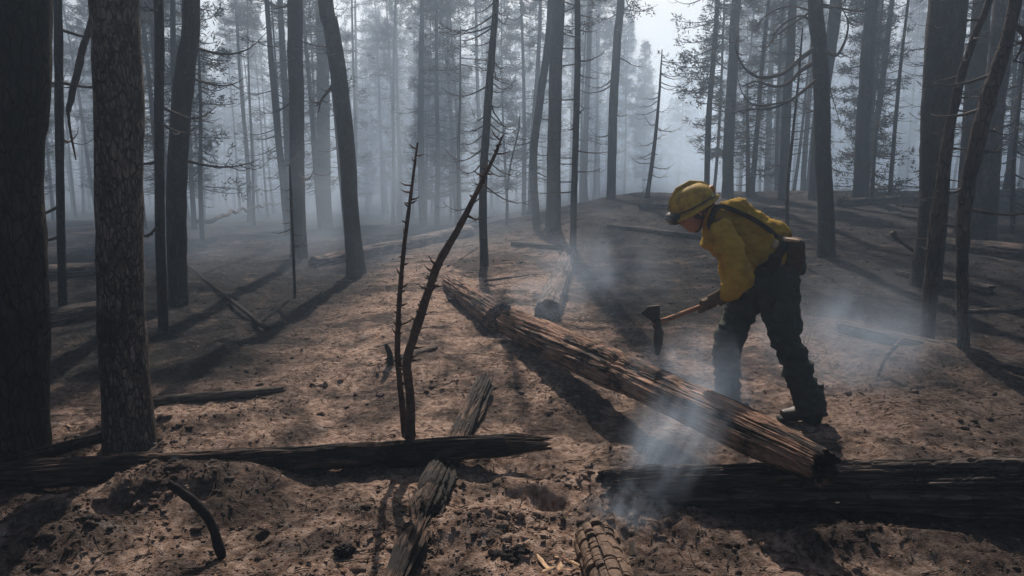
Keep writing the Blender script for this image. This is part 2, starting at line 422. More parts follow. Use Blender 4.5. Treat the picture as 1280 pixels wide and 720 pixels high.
# ------------------------------------------------------------------ logs: grooved, split and tapered, real cracks
def log_mesh(L, r0, r1, m, groove=.10, ngr=22, nseg=120, nl=170, seed=0, bend=.0, ends=(.03, .03), lump=.06, prof=None, notch=()):
    """log along local +X from 0 to L"""
    x = np.linspace(0, L, nl); a = np.arange(nseg) * 2 * PI / nseg
    Xg, A = np.meshgrid(x, a, indexing='ij')
    R = r0 + (r1 - r0) * Xg / L
    if prof: R = R * np.interp(Xg / L, [p[0] for p in prof], [p[1] for p in prof])
    for nt, nd, nw in notch:
        wob = nt * L + .05 * fbm(np.cos(A) * 1.5, np.sin(A) * 1.5, 0, 3, seed + 40)
        R = R * (1 - nd * np.exp(-((Xg - wob) / nw) ** 2))
    ca, sa = np.cos(A), np.sin(A)
    # long cracks: ridged noise stretched along the grain, with a slow twist
    tw = A + .15 * Xg + .10 * vn(Xg * 1.5, 0, 0, seed + 5)
    cx, sx = np.cos(tw), np.sin(tw)
    g1 = 1 - np.abs(fbm(cx * ngr * .16, sx * ngr * .16, Xg * .6, 2, seed)) * 2.2
    g2 = 1 - np.abs(fbm(cx * ngr * .42, sx * ngr * .42, Xg * 1.1, 2, seed + 11)) * 2.0
    g3 = 1 - np.abs(fbm(cx * ngr * .25, sx * ngr * .25, Xg * .45, 1, seed + 17)) * 3.2
    crack = np.clip(g1, 0, 1) ** 4 + .55 * np.clip(g2, 0, 1) ** 3 + .5 * np.clip(g3, 0, 1) ** 2
    chk = 1 - np.abs(fbm(cx * 4, sx * 4, Xg * 14, 2, seed + 23)) * 2.6
    crack = crack + .30 * np.clip(chk, 0, 1) ** 3 * sstep(-.2, .5, fbm(cx * 1.5, sx * 1.5, Xg * 1.6, 2, seed + 29))
    lum = fbm(ca * 1.2, sa * 1.2, Xg * 2.6, 3, seed + 7)
    K = 1 + lump * lum - groove * crack
    V = np.stack([Xg + 0 * A, R * K * ca, R * K * sa], -1)
    e0, e1 = ends
    V[..., 0] += np.where(Xg < L * .5, 1, 0) * e0 * fbm(ca * 3, sa * 3, 0, 2, seed + 20) * sstep(.35, 0, Xg / L) + np.where(Xg > L * .5, 1, 0) * e1 * fbm(ca * 3, sa * 3, 4, 2, seed + 21) * sstep(.65, 1, Xg / L)
    bz = bend * np.sin(PI * Xg / L) + .012 * L * .2 * vn(Xg * 1.1, 3, 0, seed)
    V[..., 2] += bz
    V = V.reshape(-1, 3)
    i = np.arange(nl - 1)[:, None] * nseg; j = np.arange(nseg)[None, :]; k = (j + 1) % nseg
    F = [tuple(f) for f in np.stack([i + j, i + k, i + nseg + k, i + nseg + j], -1).reshape(-1, 4).tolist()]
    # end faces: rings sinking towards the heart
    def endcap(base, inward, sd):
        nonlocal V
        ring = V[base:base + nseg]; c = ring.mean(0); prev = np.arange(base, base + nseg)
        for q, sc_ in enumerate((.8, .55, .3)):
            R_ = c + (ring - c) * sc_
            R_[:, 0] += inward * (.012 + .02 * q) * (1 + .8 * fbm(R_[:, 1] * 30, R_[:, 2] * 30, sd, 2, sd))
            st = len(V); V = np.vstack([V, R_])
            cur = np.arange(st, st + nseg)
            for j_ in range(nseg):
                k_ = (j_ + 1) % nseg
                f = (int(prev[j_]), int(prev[k_]), int(cur[k_]), int(cur[j_]))
                F.append(f if inward < 0 else f[::-1])
            prev = cur
        F.append(tuple(int(t_) for t_ in (prev if inward < 0 else prev[::-1])))
    endcap(0, 1, seed + 1); endcap((nl - 1) * nseg, -1, seed + 2)
    return mesh('log', V, F, m)
def lay(name, A, B, ra, rb, m, label, cat='log', **kw):
    A, B = Vector(A), Vector(B); d = B - A
    q = d.to_track_quat('X', 'Z')
    o = obj(name, log_mesh(d.length, ra, rb, m, **kw), mat=Matrix.Translation(A) @ q.to_matrix().to_4x4())
    if label: tag(o, label, cat)
    return o
def on(px, py, up=0.0):
    g = gp(px, py); return Vector((g.x, g.y, hz(g.x, g.y) + up))

# main diagonal log, two lengths with a broken gap between them
A1 = Vector((-.02, 5.78, .175)); B1 = Vector((1.15, 2.56, .335))
lay('fallen_log', A1, B1, .126, .092, 'wood_main', 'long split weathered log running diagonally to the firefighter, its near end propped up', seed=3, groove=.15, ngr=20, nseg=230, nl=330, lump=.07, ends=(.05, .02), bend=.0, prof=[(0, .92), (.15, 1.04), (.53, 1.10), (.60, 1.0), (.88, 1.0), (1, .78)], notch=[(.56, .16, .035), (.47, .10, .02), (.60, .08, .02)])
A0 = on(562, 362, .075); B0 = Vector((-.10, 6.10, .13))
lay('fallen_log', A0, B0, .095, .135, 'wood_main', 'shorter broken length of weathered log behind the smoking break', seed=9, groove=.18, ngr=18, nseg=140, nl=150, ends=(.06, .05))
# knots and burnt scar across the main log
def on_log(A, B, t, ang, rad):
    d = (B - A).normalized(); n = Vector((0, 0, 1)) - d * d.z; n.normalize(); s_ = d.cross(n)
    return A.lerp(B, t) + (n * math.cos(ang) + s_ * math.sin(ang)) * rad
# pinkish log running back
lay('fallen_log', on(684, 398, .06), on(712, 322, .07), .13, .10, 'wood_pale', 'pale ashy log lying away from the smoking break towards the thin snag', seed=14, groove=.14, nseg=110, nl=120)
# right charred log
RA = Vector((.39, 2.93, .085)); RB = Vector((3.1, 2.80, .135))
lay('charred_log', RA, RB, .098, .150, 'wood_char', 'thick black charred log lying across the right foreground', seed=21, groove=.40, ngr=16, nseg=200, nl=320, ends=(.05, .03), lump=.16, prof=[(0, .78), (.06, 1), (.3, .95), (1, 1.05)], notch=[(.10, .12, .03), (.33, .08, .04)])
# left foreground log
LA = at(-70, 600, 3.12); LB = at(676, 558, 3.36)
lay('charred_log', LA, LB, .062, .066, 'wood_dark', 'blackened log lying level across the left foreground in front of the twin stems', seed=33, groove=.26, ngr=16, nseg=170, nl=280, lump=.24, ends=(.07, .07), bend=.008, prof=[(0, .9), (.5, 1), (.82, 1.0), (.93, .82), (1, .45)], notch=[(.72, .12, .03), (.35, .1, .05)])
# short log under it
lay('charred_log', on(606, 488, .05), on(556, 590, -.01), .062, .075, 'wood_dark', 'grey cracked log end sticking out behind the level foreground log', seed=41, groove=.30, ngr=12, nseg=120, nl=110, lump=.12, ends=(.08, .03))
lay('charred_log', on(556, 606, .0) + Vector((0, .05, .03)), on(497, 735, .015), .085, .070, 'wood_dark', 'broken blackened log stub pointing at the camera below the level foreground log', seed=47, groove=.36, ngr=10, nseg=150, nl=160, lump=.36, ends=(.04, .10), prof=[(0, .8), (.2, 1), (.45, 1.12), (.6, .7), (.75, .85), (1, .6)], notch=[(.52, .35, .03), (.25, .2, .02)])
# mid-distance fallen timber
def L(p, q, ra, rb, m, label, up=.5, **kw):
    a = on(*p, ra * up); b = on(*q, rb * up); kw.setdefault('nseg', 48); kw.setdefault('nl', 60)
    return lay('fallen_log', a, b, ra, rb, m, label, **kw)
L((392, 334), (585, 296), .10, .15, 'wood_pale', 'pale topped log lying behind the curved leaning trunk', seed=51)
L((232, 332), (335, 418), .014, .022, 'char', 'thin dark pole slanting down over the ash behind the speckled trunk', seed=52, up=1.5)
L((186, 508), (356, 490), .040, .025, 'wood_char', 'small black log lying on bare soil right of the speckled trunk', seed=53)
L((-30, 428), (120, 396), .14, .10, 'wood_char', 'dark log behind the trunk at the left edge', seed=54)
L((40, 352), (160, 338), .13, .09, 'wood_char', 'farther dark log lying in the shade at far left', seed=55)
L((1052, 412), (1330, 482), .055, .085, 'wood_char', 'black log slanting down to the right edge behind the firefighter', seed=56)
L((1176, 312), (1300, 328), .13, .15, 'wood_dark', 'reddish charred log lying between the big right trunks', seed=57)
L((1120, 344), (1240, 368), .05, .07, 'wood_char', 'low black log at the foot of the big dark right trunk', seed=58)
L((1050, 258), (1290, 246), .12, .15, 'wood_char', 'long dark log along the crest behind the right trunks', seed=59)
L((1075, 246), (1142, 234), .05, .06, 'wood_dark', 'thin pole propped on the crest left of the big dark trunk', seed=60, up=3)
L((1215, 242), (1290, 232), .08, .09, 'wood_dark', 'log propped on the crest at the right edge', seed=61, up=3)
L((560, 340), (606, 308), .012, .008, 'wood_char', 'slim bent twig reaching to the foot of the bare spindly tree', seed=62, up=6, nseg=10, nl=20)
L((606, 357), (662, 346), .018, .008, 'wood_dark', 'thin reddish stick on the soil behind the smoking break', seed=63, up=3, nseg=12, nl=24)
L((640, 306), (700, 312), .04, .05, 'wood_char', 'small dark pole on the soil left of the thin snag', seed=64)
L((486, 455), (545, 436), .03, .02, 'wood_char', 'little black log left of the stem bases with a stub on it', seed=65)
L((250, 300), (362, 262), .05, .03, 'wood_dark', 'arched bare branch lying in the smoke left of the straight trunk', seed=66, up=7, bend=.25)
L((640, 380), (560, 376), .02, .02, 'wood_pale', 'short pale stick left of the broken log', seed=67, nseg=14, nl=24)
L((800, 262), (985, 270), .10, .12, 'wood_char', 'charred log on the dark slope behind the firefighter', seed=68)
L((880, 300), (760, 285), .06, .05, 'wood_char', 'black branch log on the ashy slope left of the helmet', seed=69)
L((1195, 395), (1290, 392), .04, .05, 'wood_char', 'low black log right of the leaning snags', seed=70)
L((20, 598), (132, 560), .035, .028, 'wood_dark', 'gnarled grey root branch lying between the two left trunks', seed=71, up=2.4, nseg=60, nl=70, lump=.3, groove=.3)

# alligator-charred log at the bottom edge: its blocks are pieces
def char_block_log():
    A = on(742, 676, .020); B = on(785, 800, .030)
    d = (B - A); Lr = d.length; q = d.to_track_quat('X', 'Z'); mw = Matrix.Translation(A) @ q.to_matrix().to_4x4()
    r = .084
    root = empty('charred_log', A, 'block-cracked charred log end rising from the bottom edge beside orange chips', 'log')
    core = obj('core', log_mesh(Lr, r * .86, r * .92, 'char', seed=77, groove=.05, nseg=60, nl=60, lump=.04), parent=root)
    root.matrix_world = mw
    edges = [-PI / 2]
    while edges[-1] < 1.5 * PI - .35: edges.append(edges[-1] + random.uniform(.42, .85))
    rows = len(edges) - 1; skew = [random.uniform(-.25, .25) for _ in range(rows)]
    bm = m_simple('scorched_block_wood', (.035, .024, .018), (.19, .125, .085), 70, .8, .6, .004)
    for k in range(rows):
        a0 = edges[k] + .03; a1 = edges[k + 1] - .035
        if math.sin((a0 + a1) / 2) < -.55: continue
        x = .01 + random.random() * .03
        while x < Lr - .02:
            l = random.choice([.012, .018, .025, .035, .055, .07]) * random.uniform(.8, 1.2)
            V = []; h = random.choice([.90, .95, .98, 1.0, 1.02, 1.05]) * r; sk = random.uniform(-.010, .010); tw_ = random.uniform(-.03, .03)
            n = 4
            for xi, (xx, sx) in enumerate(((x, 0), (x + l * .07, 1), (x + l * .5, 1.008), (x + l * .93, .995), (x + l, 0))):
                for j in range(n + 1):
                    a = a0 + (a1 - a0) * j / n
                    e = 1 - .05 * (abs(j - n / 2) / (n / 2)) ** 4
                    rr = (h * e) if sx else h * .84
                    rr *= (sx if sx else 1) * random.uniform(.985, 1.015)
                    V.append((xx + sk * (j / n - .5) * (1 if 0 < j < n else .8), rr * math.cos(a + tw_), rr * math.sin(a + tw_)))
            F = []
            for i in range(4):
                for j in range(n):
                    q0 = i * (n + 1) + j; F.append((q0, q0 + n + 1, q0 + n + 2, q0 + 1))
            if random.random() < .10: x += l; continue
            # side skirts
            for j_, flip in ((0, 0), (n, 1)):
                base = len(V)
                for i in range(5):
                    xx, yy, zz = V[i * (n + 1) + j_]; s_ = h * .80 / math.hypot(yy, zz); V.append((xx, yy * s_, zz * s_))
                for i in range(4):
                    f = (i * (n + 1) + j_, base + i, base + i + 1, (i + 1) * (n + 1) + j_); F.append(f if flip == 0 else f[::-1])
            obj('char_block', mesh('char_block', np.array(V), F, bm, False), parent=root)
            x += l + random.uniform(.0015, .004)
char_block_log()

# ------------------------------------------------------------------ trees
def trunk_mesh(P, R, m, seg=16, n=60, noise=.05, flare=True, seed=0, origin=None, ns=7):
    Q = spline([tuple(p) + (r,) for p, r in zip(P, R)], n)
    C, r = Q[:, :3].copy(), Q[:, 3].copy()
    if flare:
        hgt = C[:, 2] - C[0, 2]; r *= 1 + .38 * np.exp(-hgt / (1.6 * r[0] + .02))
    C[:, 0] += r * .12 * vn(C[:, 2] * 1.3, 0, 0, seed); C[:, 1] += r * .12 * vn(C[:, 2] * 1.3, 7, 0, seed)
    b = MB(); b.tube(C, r, seg, ref=(1, 0, 0), noise=noise, ns=ns, seed=seed)
    return b.me('trunk', m, True, origin)

def blades(C, D, k, ln, wd, spread=.9):
    """C clump centres, D directions; k narrow needle tufts each -> V, F"""
    n = len(C); C = np.repeat(C, k, 0); D = np.repeat(D, k, 0)
    d = D + rng.normal(0, spread, C.shape); d /= np.linalg.norm(d, axis=1)[:, None]
    s_ = rng.normal(0, 1, C.shape); s_ = np.cross(d, s_); s_ /= np.linalg.norm(s_, axis=1)[:, None] + 1e-9
    l = rng.uniform(.6, 1.3, (len(C), 1)) * ln; w = rng.uniform(.6, 1.3, (len(C), 1)) * wd
    C = C + rng.normal(0, ln * .32, C.shape)
    V = np.stack([C - s_ * w * .35, C + d * l * .5 + s_ * w, C + d * l, C + d * l * .5 - s_ * w], 1).reshape(-1, 3)
    F = np.arange(len(V)).reshape(-1, 4)
    return V, F

def branch_path(p0, az, L_, droop, up, n=7, wig=.06):
    """leaves the trunk, sags, then turns up at the tip"""
    t = np.linspace(0, 1, n); d = np.array([math.cos(az), math.sin(az)])
    out = L_ * t
    z = -droop * L_ * np.sin(t * PI * .62) + up * L_ * t ** 3
    side = np.array([-d[1], d[0]]) * (np.cumsum(rng.normal(0, wig, n)) * L_ * .3)[:, None]
    P = np.zeros((n, 3)); P[:, :2] = d * out[:, None] + side; P[:, 2] = z
    return P + np.array(p0)

def conifer_mesh(h, hb, Lmax, nb, dens, blade_k=9, ln=.10, wd=.012, seed=0, r0=.12, dead_from=1.2, taper=.9, lean=.0):
    """prototype tree at the origin: returns trunk mesh, branch mesh, crown mesh"""
    global rng
    keep = rng; rng = np.random.default_rng(seed)
    lx, ly = rng.normal(0, .02, 2)
    P = [(lx * z + .04 * math.sin(z * .7 + seed), ly * z + .04 * math.cos(z * .6 + seed), z) for z in np.linspace(-.25, h, 9)]
    R = [r0 * (1 - taper * max(0, i) / 8.0) + .006 for i in range(9)]
    tm = trunk_mesh(P, R, 'bark_dark', 9, 26, .05, True, seed)
    Pn = np.array(P)
    ctr = lambda z: np.array([np.interp(z, Pn[:, 2], Pn[:, 0]), np.interp(z, Pn[:, 2], Pn[:, 1]), z])
    bb = MB(); CC = []; DD = []
    zs = np.sort(np.concatenate([rng.uniform(dead_from, hb, int(nb * .5)), hb + (h - hb) * rng.uniform(0, 1, nb) ** .85]))
    for z in zs:
        az = rng.uniform(0, 2 * PI)
        live = z > hb
        f = (z - hb) / (h - hb) if live else 0
        L_ = (Lmax * (1 - f) ** .75 * rng.uniform(.55, 1.1) + .12) if live else Lmax * rng.uniform(.25, .9)
        bp = branch_path(ctr(z), az, L_, rng.uniform(.05, .32) if not live else rng.uniform(-.05, .22), rng.uniform(0, .35), 6 if live else 7, .10)
        rr = np.linspace(.014 + .006 * L_, .004, len(bp))
        bb.tube(bp, rr, 3, cap=False)
        if live or rng.random() < .12:
            nc = max(3, int(L_ * 9 * dens * (1 if live else .3)))
            t = rng.uniform(.25, 1.0, nc)
            pts = np.stack([np.interp(t * (len(bp) - 1), np.arange(len(bp)), bp[:, k]) for k in range(3)], 1)
            side = np.array([-math.sin(az), math.cos(az), 0])
            off = rng.normal(0, .17, nc) * L_ * (1.15 - t)
            pts = pts + side * off[:, None] + np.array([0, 0, 1]) * rng.normal(-.02, .05, nc)[:, None]
            dr = np.array([math.cos(az), math.sin(az), .25]) + side * np.sign(off)[:, None] * .5
            CC.append(pts); DD.append(dr)
            for q in range(0, nc, 2):
                tb = np.stack([np.interp(max(0, t[q] - .15) * (len(bp) - 1), np.arange(len(bp)), bp[:, k]) for k in range(3)])
                bb.tube([tb, pts[q]], [.006, .003], 3, cap=False)
        elif L_ > .4:
            for q in range(3):
                t = rng.uniform(.3, .95); i = int(t * (len(bp) - 1)); a2 = az + rng.choice([-1, 1]) * rng.uniform(.5, 1.1)
                bb.tube(branch_path(bp[i], a2, L_ * rng.uniform(.2, .45), .15, .3, 4, .12), [.006, .005, .004, .003], 3, cap=False)
    bm_ = bb.me('dead_branches', 'twig')
    cm = None
    if CC:
        V, F = blades(np.vstack(CC), np.vstack(DD), blade_k, ln, wd)
        cm = mesh('crown', V, F, 'needle', False)
    rng = keep
    return tm, bm_, cm

def hero(name, pts, m, label, seg=20, height=None, nb=18, Lb=.8, from_z=1.0, noise=.06, seed=1, group=None, top_r=.5, droop=.25, up=.25, crown=0, crown_from=5.0, tw=4, ns=9, brscale=1.0, sub=True, own=()):
    """a tree placed by its visible trunk: pts = [(px, py, radius_px), ...] from the base up"""
    g = gp(pts[0][0], pts[0][1]); Y0 = g.y; s0 = FPX / Y0
    base = Vector((g.x, g.y, hz(g.x, g.y)))
    P = [base + Vector((0, 0, -.22))]; R = [pts[0][2] / s0]
    for (px, py, r) in pts[1:]:
        P.append(at(px, py, Y0)); R.append(r / s0)
    P[0] = P[0] + (P[0] - P[1]).normalized() * 0
    top = P[-1]; H_ = height or 11.0
    if H_ > top.z:
        d = (P[-1] - P[-2]).normalized(); d = (d + Vector((0, 0, 1.2))).normalized()
        rem = H_ - top.z
        for k in (1, 2, 3):
            P.append(top + d * rem * k / 3); R.append(R[len(pts) - 1] * (1 - (1 - top_r * .3) * k / 3) + .006)
    root = empty(name, base, label, 'tree', group)
    n = 90 if Y0 < 9 else 60
    Q = spline([tuple(p) + (r,) for p, r in zip(P, R)], 60)
    obj('trunk', trunk_mesh(P, R, m, seg, n, noise, True, seed, base, ns), root)
    global rng
    keep = rng; rng = np.random.default_rng(seed * 13 + 5)
    ctr = lambda z: (np.array([np.interp(z, Q[:, 2], Q[:, k]) for k in range(3)]), float(np.interp(z, Q[:, 2], Q[:, 3])))
    zt = min(H_ - .2, 6.5 if Y0 < 10 else H_ - .2)
    for i in range(nb):
        z = from_z + (zt - from_z) * (i + rng.uniform(0, 1)) / nb
        c, rr = ctr(z); az = rng.uniform(0, 2 * PI)
        L_ = Lb * rng.uniform(.4, 1.15)
        b = MB(); bp = branch_path(c, az, L_, droop * rng.uniform(.3, 1.3), up * rng.uniform(0, 1.6), 9, .09)
        b.tube(bp, np.linspace(.011 + .010 * L_, .003, 9) * brscale, 5, noise=.1, ns=20)
        if sub:
            for q in range(tw):
                j = int(rng.uniform(3, 8)); a2 = az + rng.choice([-1, 1]) * rng.uniform(.4, 1.1)
                sp_ = branch_path(bp[j], a2, L_ * rng.uniform(.15, .45), .2, .35, 5, .14)
                b.tube(sp_, np.linspace(.006, .002, 5) * brscale, 3)
        obj('branch', b.me('branch', 'twig', True, base), root)
    for path, ra in own:
        b = MB(); W = [at(px, py, Y0 + dy) for px, py, dy in path]; S = spline(W, 22)
        b.tube(S, np.linspace(ra, ra * .22, 22), 6, noise=.15, ns=14)
        for q in range(7):
            j = int(rng.uniform(6, 21)); 
            sp_ = branch_path(S[j], rng.uniform(0, 2 * PI), rng.uniform(.12, .38), .25, .5, 6, .16)
            b.tube(sp_, np.linspace(ra * .4, .002, 6), 3)
        obj('branch', b.me('branch', 'twig', True, base), root)
    if crown:
        CC, DD, bb = [], [], MB()
        for i in range(crown):
            f = (i + rng.uniform(0, 1)) / crown; z = crown_from + (H_ - crown_from) * f
            c, rr = ctr(z); az = rng.uniform(0, 2 * PI); L_ = 1.25 * (1 - f) ** .7 * rng.uniform(.5, 1.1) + .15
            bp = branch_path(c, az, L_, rng.uniform(0, .2), rng.uniform(0, .3), 5, .1)
            bb.tube(bp, np.linspace(.02, .005, 5), 3, cap=False)
            nc = int(L_ * 9); t = rng.uniform(.3, 1, nc)
            pts_ = np.stack([np.interp(t * 4, np.arange(5), bp[:, k]) for k in range(3)], 1) + rng.normal(0, .08, (nc, 3))
            CC.append(pts_); DD.append(np.repeat([[math.cos(az), math.sin(az), .3]], nc, 0))
        tag(obj('dead_branches', bb.me('dead_branches', 'twig', True, base), root), kind='stuff')
        V, F = blades(np.vstack(CC), np.vstack(DD), 9, .11, .013)
        tag(obj('crown', mesh('crown', V - np.array(base), F, 'needle', False), root), kind='stuff')
    rng = keep
    return root

hero('pine_tree', [(8, 572, 44), (12, 400, 40), (16, 200, 38), (22, 0, 37)], 'bark_dark', 'thick almost black trunk at the left edge of the clearing', 40, 12, 6, 1.0, 3.2, .05, 2)
hero('pine_tree', [(158, 556, 30), (154, 400, 28), (149, 200, 27), (144, 0, 27)], 'bark_grey', 'straight speckled grey-brown trunk just right of the black edge trunk', 44, 12, 6, .9, 3.4, .04, 3, crown=30, crown_from=7)
hero('pine_tree', [(77, 402, 6), (76, 300, 5), (74, 150, 5), (72, 0, 5)], 'bark_dark', 'slim dark snag between the two thick left trunks', 10, 7, 14, .5, .5, .08, 4, own=[([(76, 112, 0), (66, 104, .05), (50, 106, .1)], .02)])
hero('pine_tree', [(203, 418, 6.5), (201, 300, 6), (199, 150, 5.5), (198, 0, 5.5)], 'bark_dark', 'slim straight dark trunk left of the curving one behind the speckled trunk', 12, 9, 16, .55, .8, .07, 5, crown=24, crown_from=5)
hero('pine_tree', [(222, 380, 11), (220, 260, 12), (224, 160, 12), (232, 80, 11.5), (240, 0, 10)], 'bark_dark', 'gently curving dark trunk right of the slim straight one at left', 20, 11, 10, .9, 1.3, .05, 6, crown=36, crown_from=6)
hero('pine_tree', [(449, 343, 12), (440, 280, 10), (434, 200, 10), (426, 110, 10), (414, 30, 9.5), (407, 0, 9)], 'bark_dark', 'bowed grey trunk with a wide foot leaning left, casting a long shadow', 22, 10, 5, .7, 2.1, .05, 7, crown=14, crown_from=6, own=[([(424, 95, 0), (412, 112, .1), (402, 125, .15), (398, 140, .2)], .03)])
hero('pine_tree', [(372, 322, 10), (371, 200, 9), (370, 100, 9), (369, 0, 9)], 'bark_dark', 'straight smoky trunk left of the bowed grey trunk', 18, 12, 22, .9, 1.0, .05, 8, crown=60, crown_from=4)
hero('pine_tree', [(406, 286, 8), (405, 200, 8), (404, 100, 7.5), (404, 0, 7)], 'bark_dark', 'straight trunk fading in smoke between the bowed trunk and its neighbour', 14, 13, 26, 1.0, 1.2, .05, 9, crown=70, crown_from=3.4)
hero('pine_tree', [(606, 332, 5.5), (604, 250, 5), (608, 160, 5), (614, 70, 4.5), (620, 0, 3.5)], 'bark_dark', 'bare spindly tree with rib-like drooping twigs behind the twin stems', 12, 5.6, 64, .62, .9, .06, 10, droop=.42, up=.28, tw=5, brscale=.75)
hero('pine_tree', [(716, 312, 4.5), (719, 200, 4), (722, 100, 4), (722, 0, 3.5)], 'bark_dark', 'very thin dark snag behind the pale ashy log', 10, 5.5, 34, .75, .9, .08, 11, droop=.05, up=.12, brscale=.8)
hero('pine_tree', [(690, 288, 9.5), (692, 200, 8.5), (694, 100, 8), (697, 0, 8)], 'bark_dark', 'straight dark trunk left of the very thin snag at the centre', 16, 9, 9, .6, 1.6, .05, 12)
hero('pine_tree', [(672, 280, 5), (667, 200, 5), (674, 130, 5), (684, 60, 4.5), (688, 0, 4)], 'bark_dark', 'crooked thin trunk hugging the left side of the straight centre trunk', 10, 9, 26, .8, 1.0, .08, 13, crown=16, crown_from=3.5)
hero('pine_tree', [(763, 249, 5.5), (766, 150, 5.5), (771, 60, 5), (776, 0, 4.5)], 'bark_dark', 'slender trunk leaning right on the crest beyond the thin snag', 10, 14, 26, 1.2, 2.0, .05, 14, crown=60, crown_from=5)
hero('pine_tree', [(910, 247, 7), (912, 150, 6.5), (917, 60, 6), (920, 0, 5.5)], 'bark_dark', 'straight trunk on the crest just above the firefighter', 12, 14, 20, 1.0, 2.0, .05, 15, crown=40, crown_from=6)
hero('pine_tree', [(884, 248, 3.5), (886, 150, 3.5), (893, 60, 3), (897, 0, 2.6)], 'bark_dark', 'thin needled conifer left of the trunk above the firefighter', 8, 9, 26, 1.0, 1.6, .05, 16, crown=70, crown_from=2.6)
hero('pine_tree', [(979, 250, 6), (983, 150, 5.5), (988, 60, 5), (991, 0, 4.5)], 'bark_dark', 'slender trunk on the crest left of the tree with sweeping bare branches', 10, 13, 22, 1.0, 2.0, .05, 17, crown=30, crown_from=6)
own12 = [([(1022, 58, 0), (1000, 74, -.1), (978, 92, -.2), (950, 97, -.35), (930, 84, -.45), (920, 62, -.5), (922, 45, -.5)], .034),
         ([(1022, 76, 0), (1002, 88, .1), (985, 104, .15), (968, 108, .2), (945, 102, .2), (928, 108, .1)], .034),
         ([(1024, 96, 0), (1006, 112, -.1), (984, 128, -.2), (960, 136, -.3), (935, 137, -.3), (915, 142, -.3)], .026),
         ([(985, 127, -.2), (945, 132, -.3), (928, 116, -.35), (922, 96, -.4)], .016),
         ([(1020, 30, 0), (1000, 20, .1), (975, 34, .2), (960, 58, .2), (952, 52, .2)], .02),
         ([(1018, 12, 0), (996, 26, -.1), (972, 44, -.2), (955, 66, -.3)], .017),
         ([(1028, 60, 0), (1044, 70, -.1), (1056, 52, -.2), (1060, 28, -.2), (1050, 6, -.2)], .024),
         ([(1030, 90, 0), (1040, 120, .1), (1046, 140, .1), (1050, 152, .1)], .010),
         ([(1020, 4, 0), (1050, 10, -.2), (1076, 14, -.3), (1098, 4, -.3)], .018),
         ([(1016, 14, 0), (985, 8, 0), (955, 22, .1), (944, 42, .1)], .015)]
hero('pine_tree', [(1036, 321, 10.5), (1031, 240, 9.5), (1028, 150, 9.5), (1024, 60, 9), (1019, 0, 8.5)], 'bark_dark', 'scorched tree with long sweeping bare branches right of the firefighter', 22, 9, 12, .9, 2.2, .05, 18, own=own12)
hero('pine_tree', [(1019, 249, 8), (1024, 150, 7.5), (1038, 60, 7), (1045, 0, 7)], 'bark_dark', 'trunk on the crest half hidden by the sweeping branched tree', 12, 14, 22, 1.1, 2.0, .05, 19, crown=40, crown_from=6)
hero('pine_tree', [(1075, 250, 9), (1078, 170, 8.5), (1084, 80, 8), (1089, 0, 7)], 'bark_dark', 'straight smoky trunk on the crest right of the sweeping branched tree', 14, 14, 26, 1.1, 1.6, .05, 20, crown=50, crown_from=5)
hero('pine_tree', [(1160, 356, 17), (1167, 250, 16.5), (1175, 120, 19.5), (1186, 0, 21)], 'bark_dark', 'massive dark trunk on the right with whiskery dead twigs', 36, 13, 44, .5, .6, .04, 21, droop=.1, up=.1, brscale=.7)
hero('pine_tree', [(1205, 292, 10), (1211, 200, 10), (1219, 100, 10.5), (1228, 0, 10)], 'bark_dark', 'second thick trunk behind the massive dark trunk at right', 22, 13, 14, .7, 1.5, .05, 22)
hero('pine_tree', [(1226, 300, 15), (1234, 200, 15), (1246, 100, 12.5), (1256, 0, 12)], 'bark_red', 'stout brownish trunk at right behind the second leaning snag', 28, 13, 18, .9, 1.5, .05, 23, crown=30, crown_from=7)
hero('snag', [(1158, 430, 8), (1165, 350, 9), (1175, 260, 9), (1184, 180, 6.5), (1200, 100, 5), (1218, 45, 4.5), (1236, 0, 4)], 'bark_red', 'leaning charred snag crossing in front of the massive dark trunk', 16, 4.2, 34, .32, .7, .14, 24, droop=.1, up=.0, tw=2, brscale=.6)
hero('snag', [(1208, 437, 7), (1203, 350, 7), (1206, 260, 8), (1218, 190, 9), (1236, 120, 9), (1256, 60, 8), (1270, 0, 7)], 'bark_red', 'crooked leaning snag farthest right, brown where bark has peeled', 16, 4.2, 14, .45, .9, .16, 25, droop=.2, up=.1, tw=2, own=[([(1268, 30, 0), (1280, 45, .1), (1276, 62, .1), (1267, 78, .1)], .02)])
hero('sapling', [(986, 330, 2.6), (984, 250, 2.2), (990, 180, 1.8), (998, 100, 1.3)], 'bark_dark', 'thin burnt sapling standing just behind the firefighter pack', 6, 3.1, 26, .35, .5, .05, 26, droop=-.1, up=.1, brscale=.5, tw=2)
hero('sapling', [(936, 246, 3), (935, 200, 2.6), (934, 150, 2)], 'bark_dark', 'small tufted conifer on the crest above the firefighter back', 6, 3.3, 12, .5, .8, .05, 27, crown=22, crown_from=1.0)
hero('sapling', [(368, 372, 2.0), (367, 320, 1.8), (365, 270, 1.5)], 'bark_dark', 'bare little stem in the ash below the straight smoky trunk', 6, 1.4, 10, .2, .4, .05, 28, brscale=.5, tw=1)
hero('sapling', [(574, 290, 2.6), (573, 200, 2.3), (575, 130, 1.6)], 'bark_dark', 'thin twiggy sapling left of the bare spindly tree', 6, 4.6, 26, .45, .9, .05, 29, brscale=.7, crown=8, crown_from=3.4)
hero('sapling', [(632, 282, 1.6), (636, 220, 1.4), (648, 165, 1)], 'bark_dark', 'thin leaning sapling right of the bare spindly tree', 6, 2.4, 16, .3, .6, .05, 30, brscale=.6, tw=2)
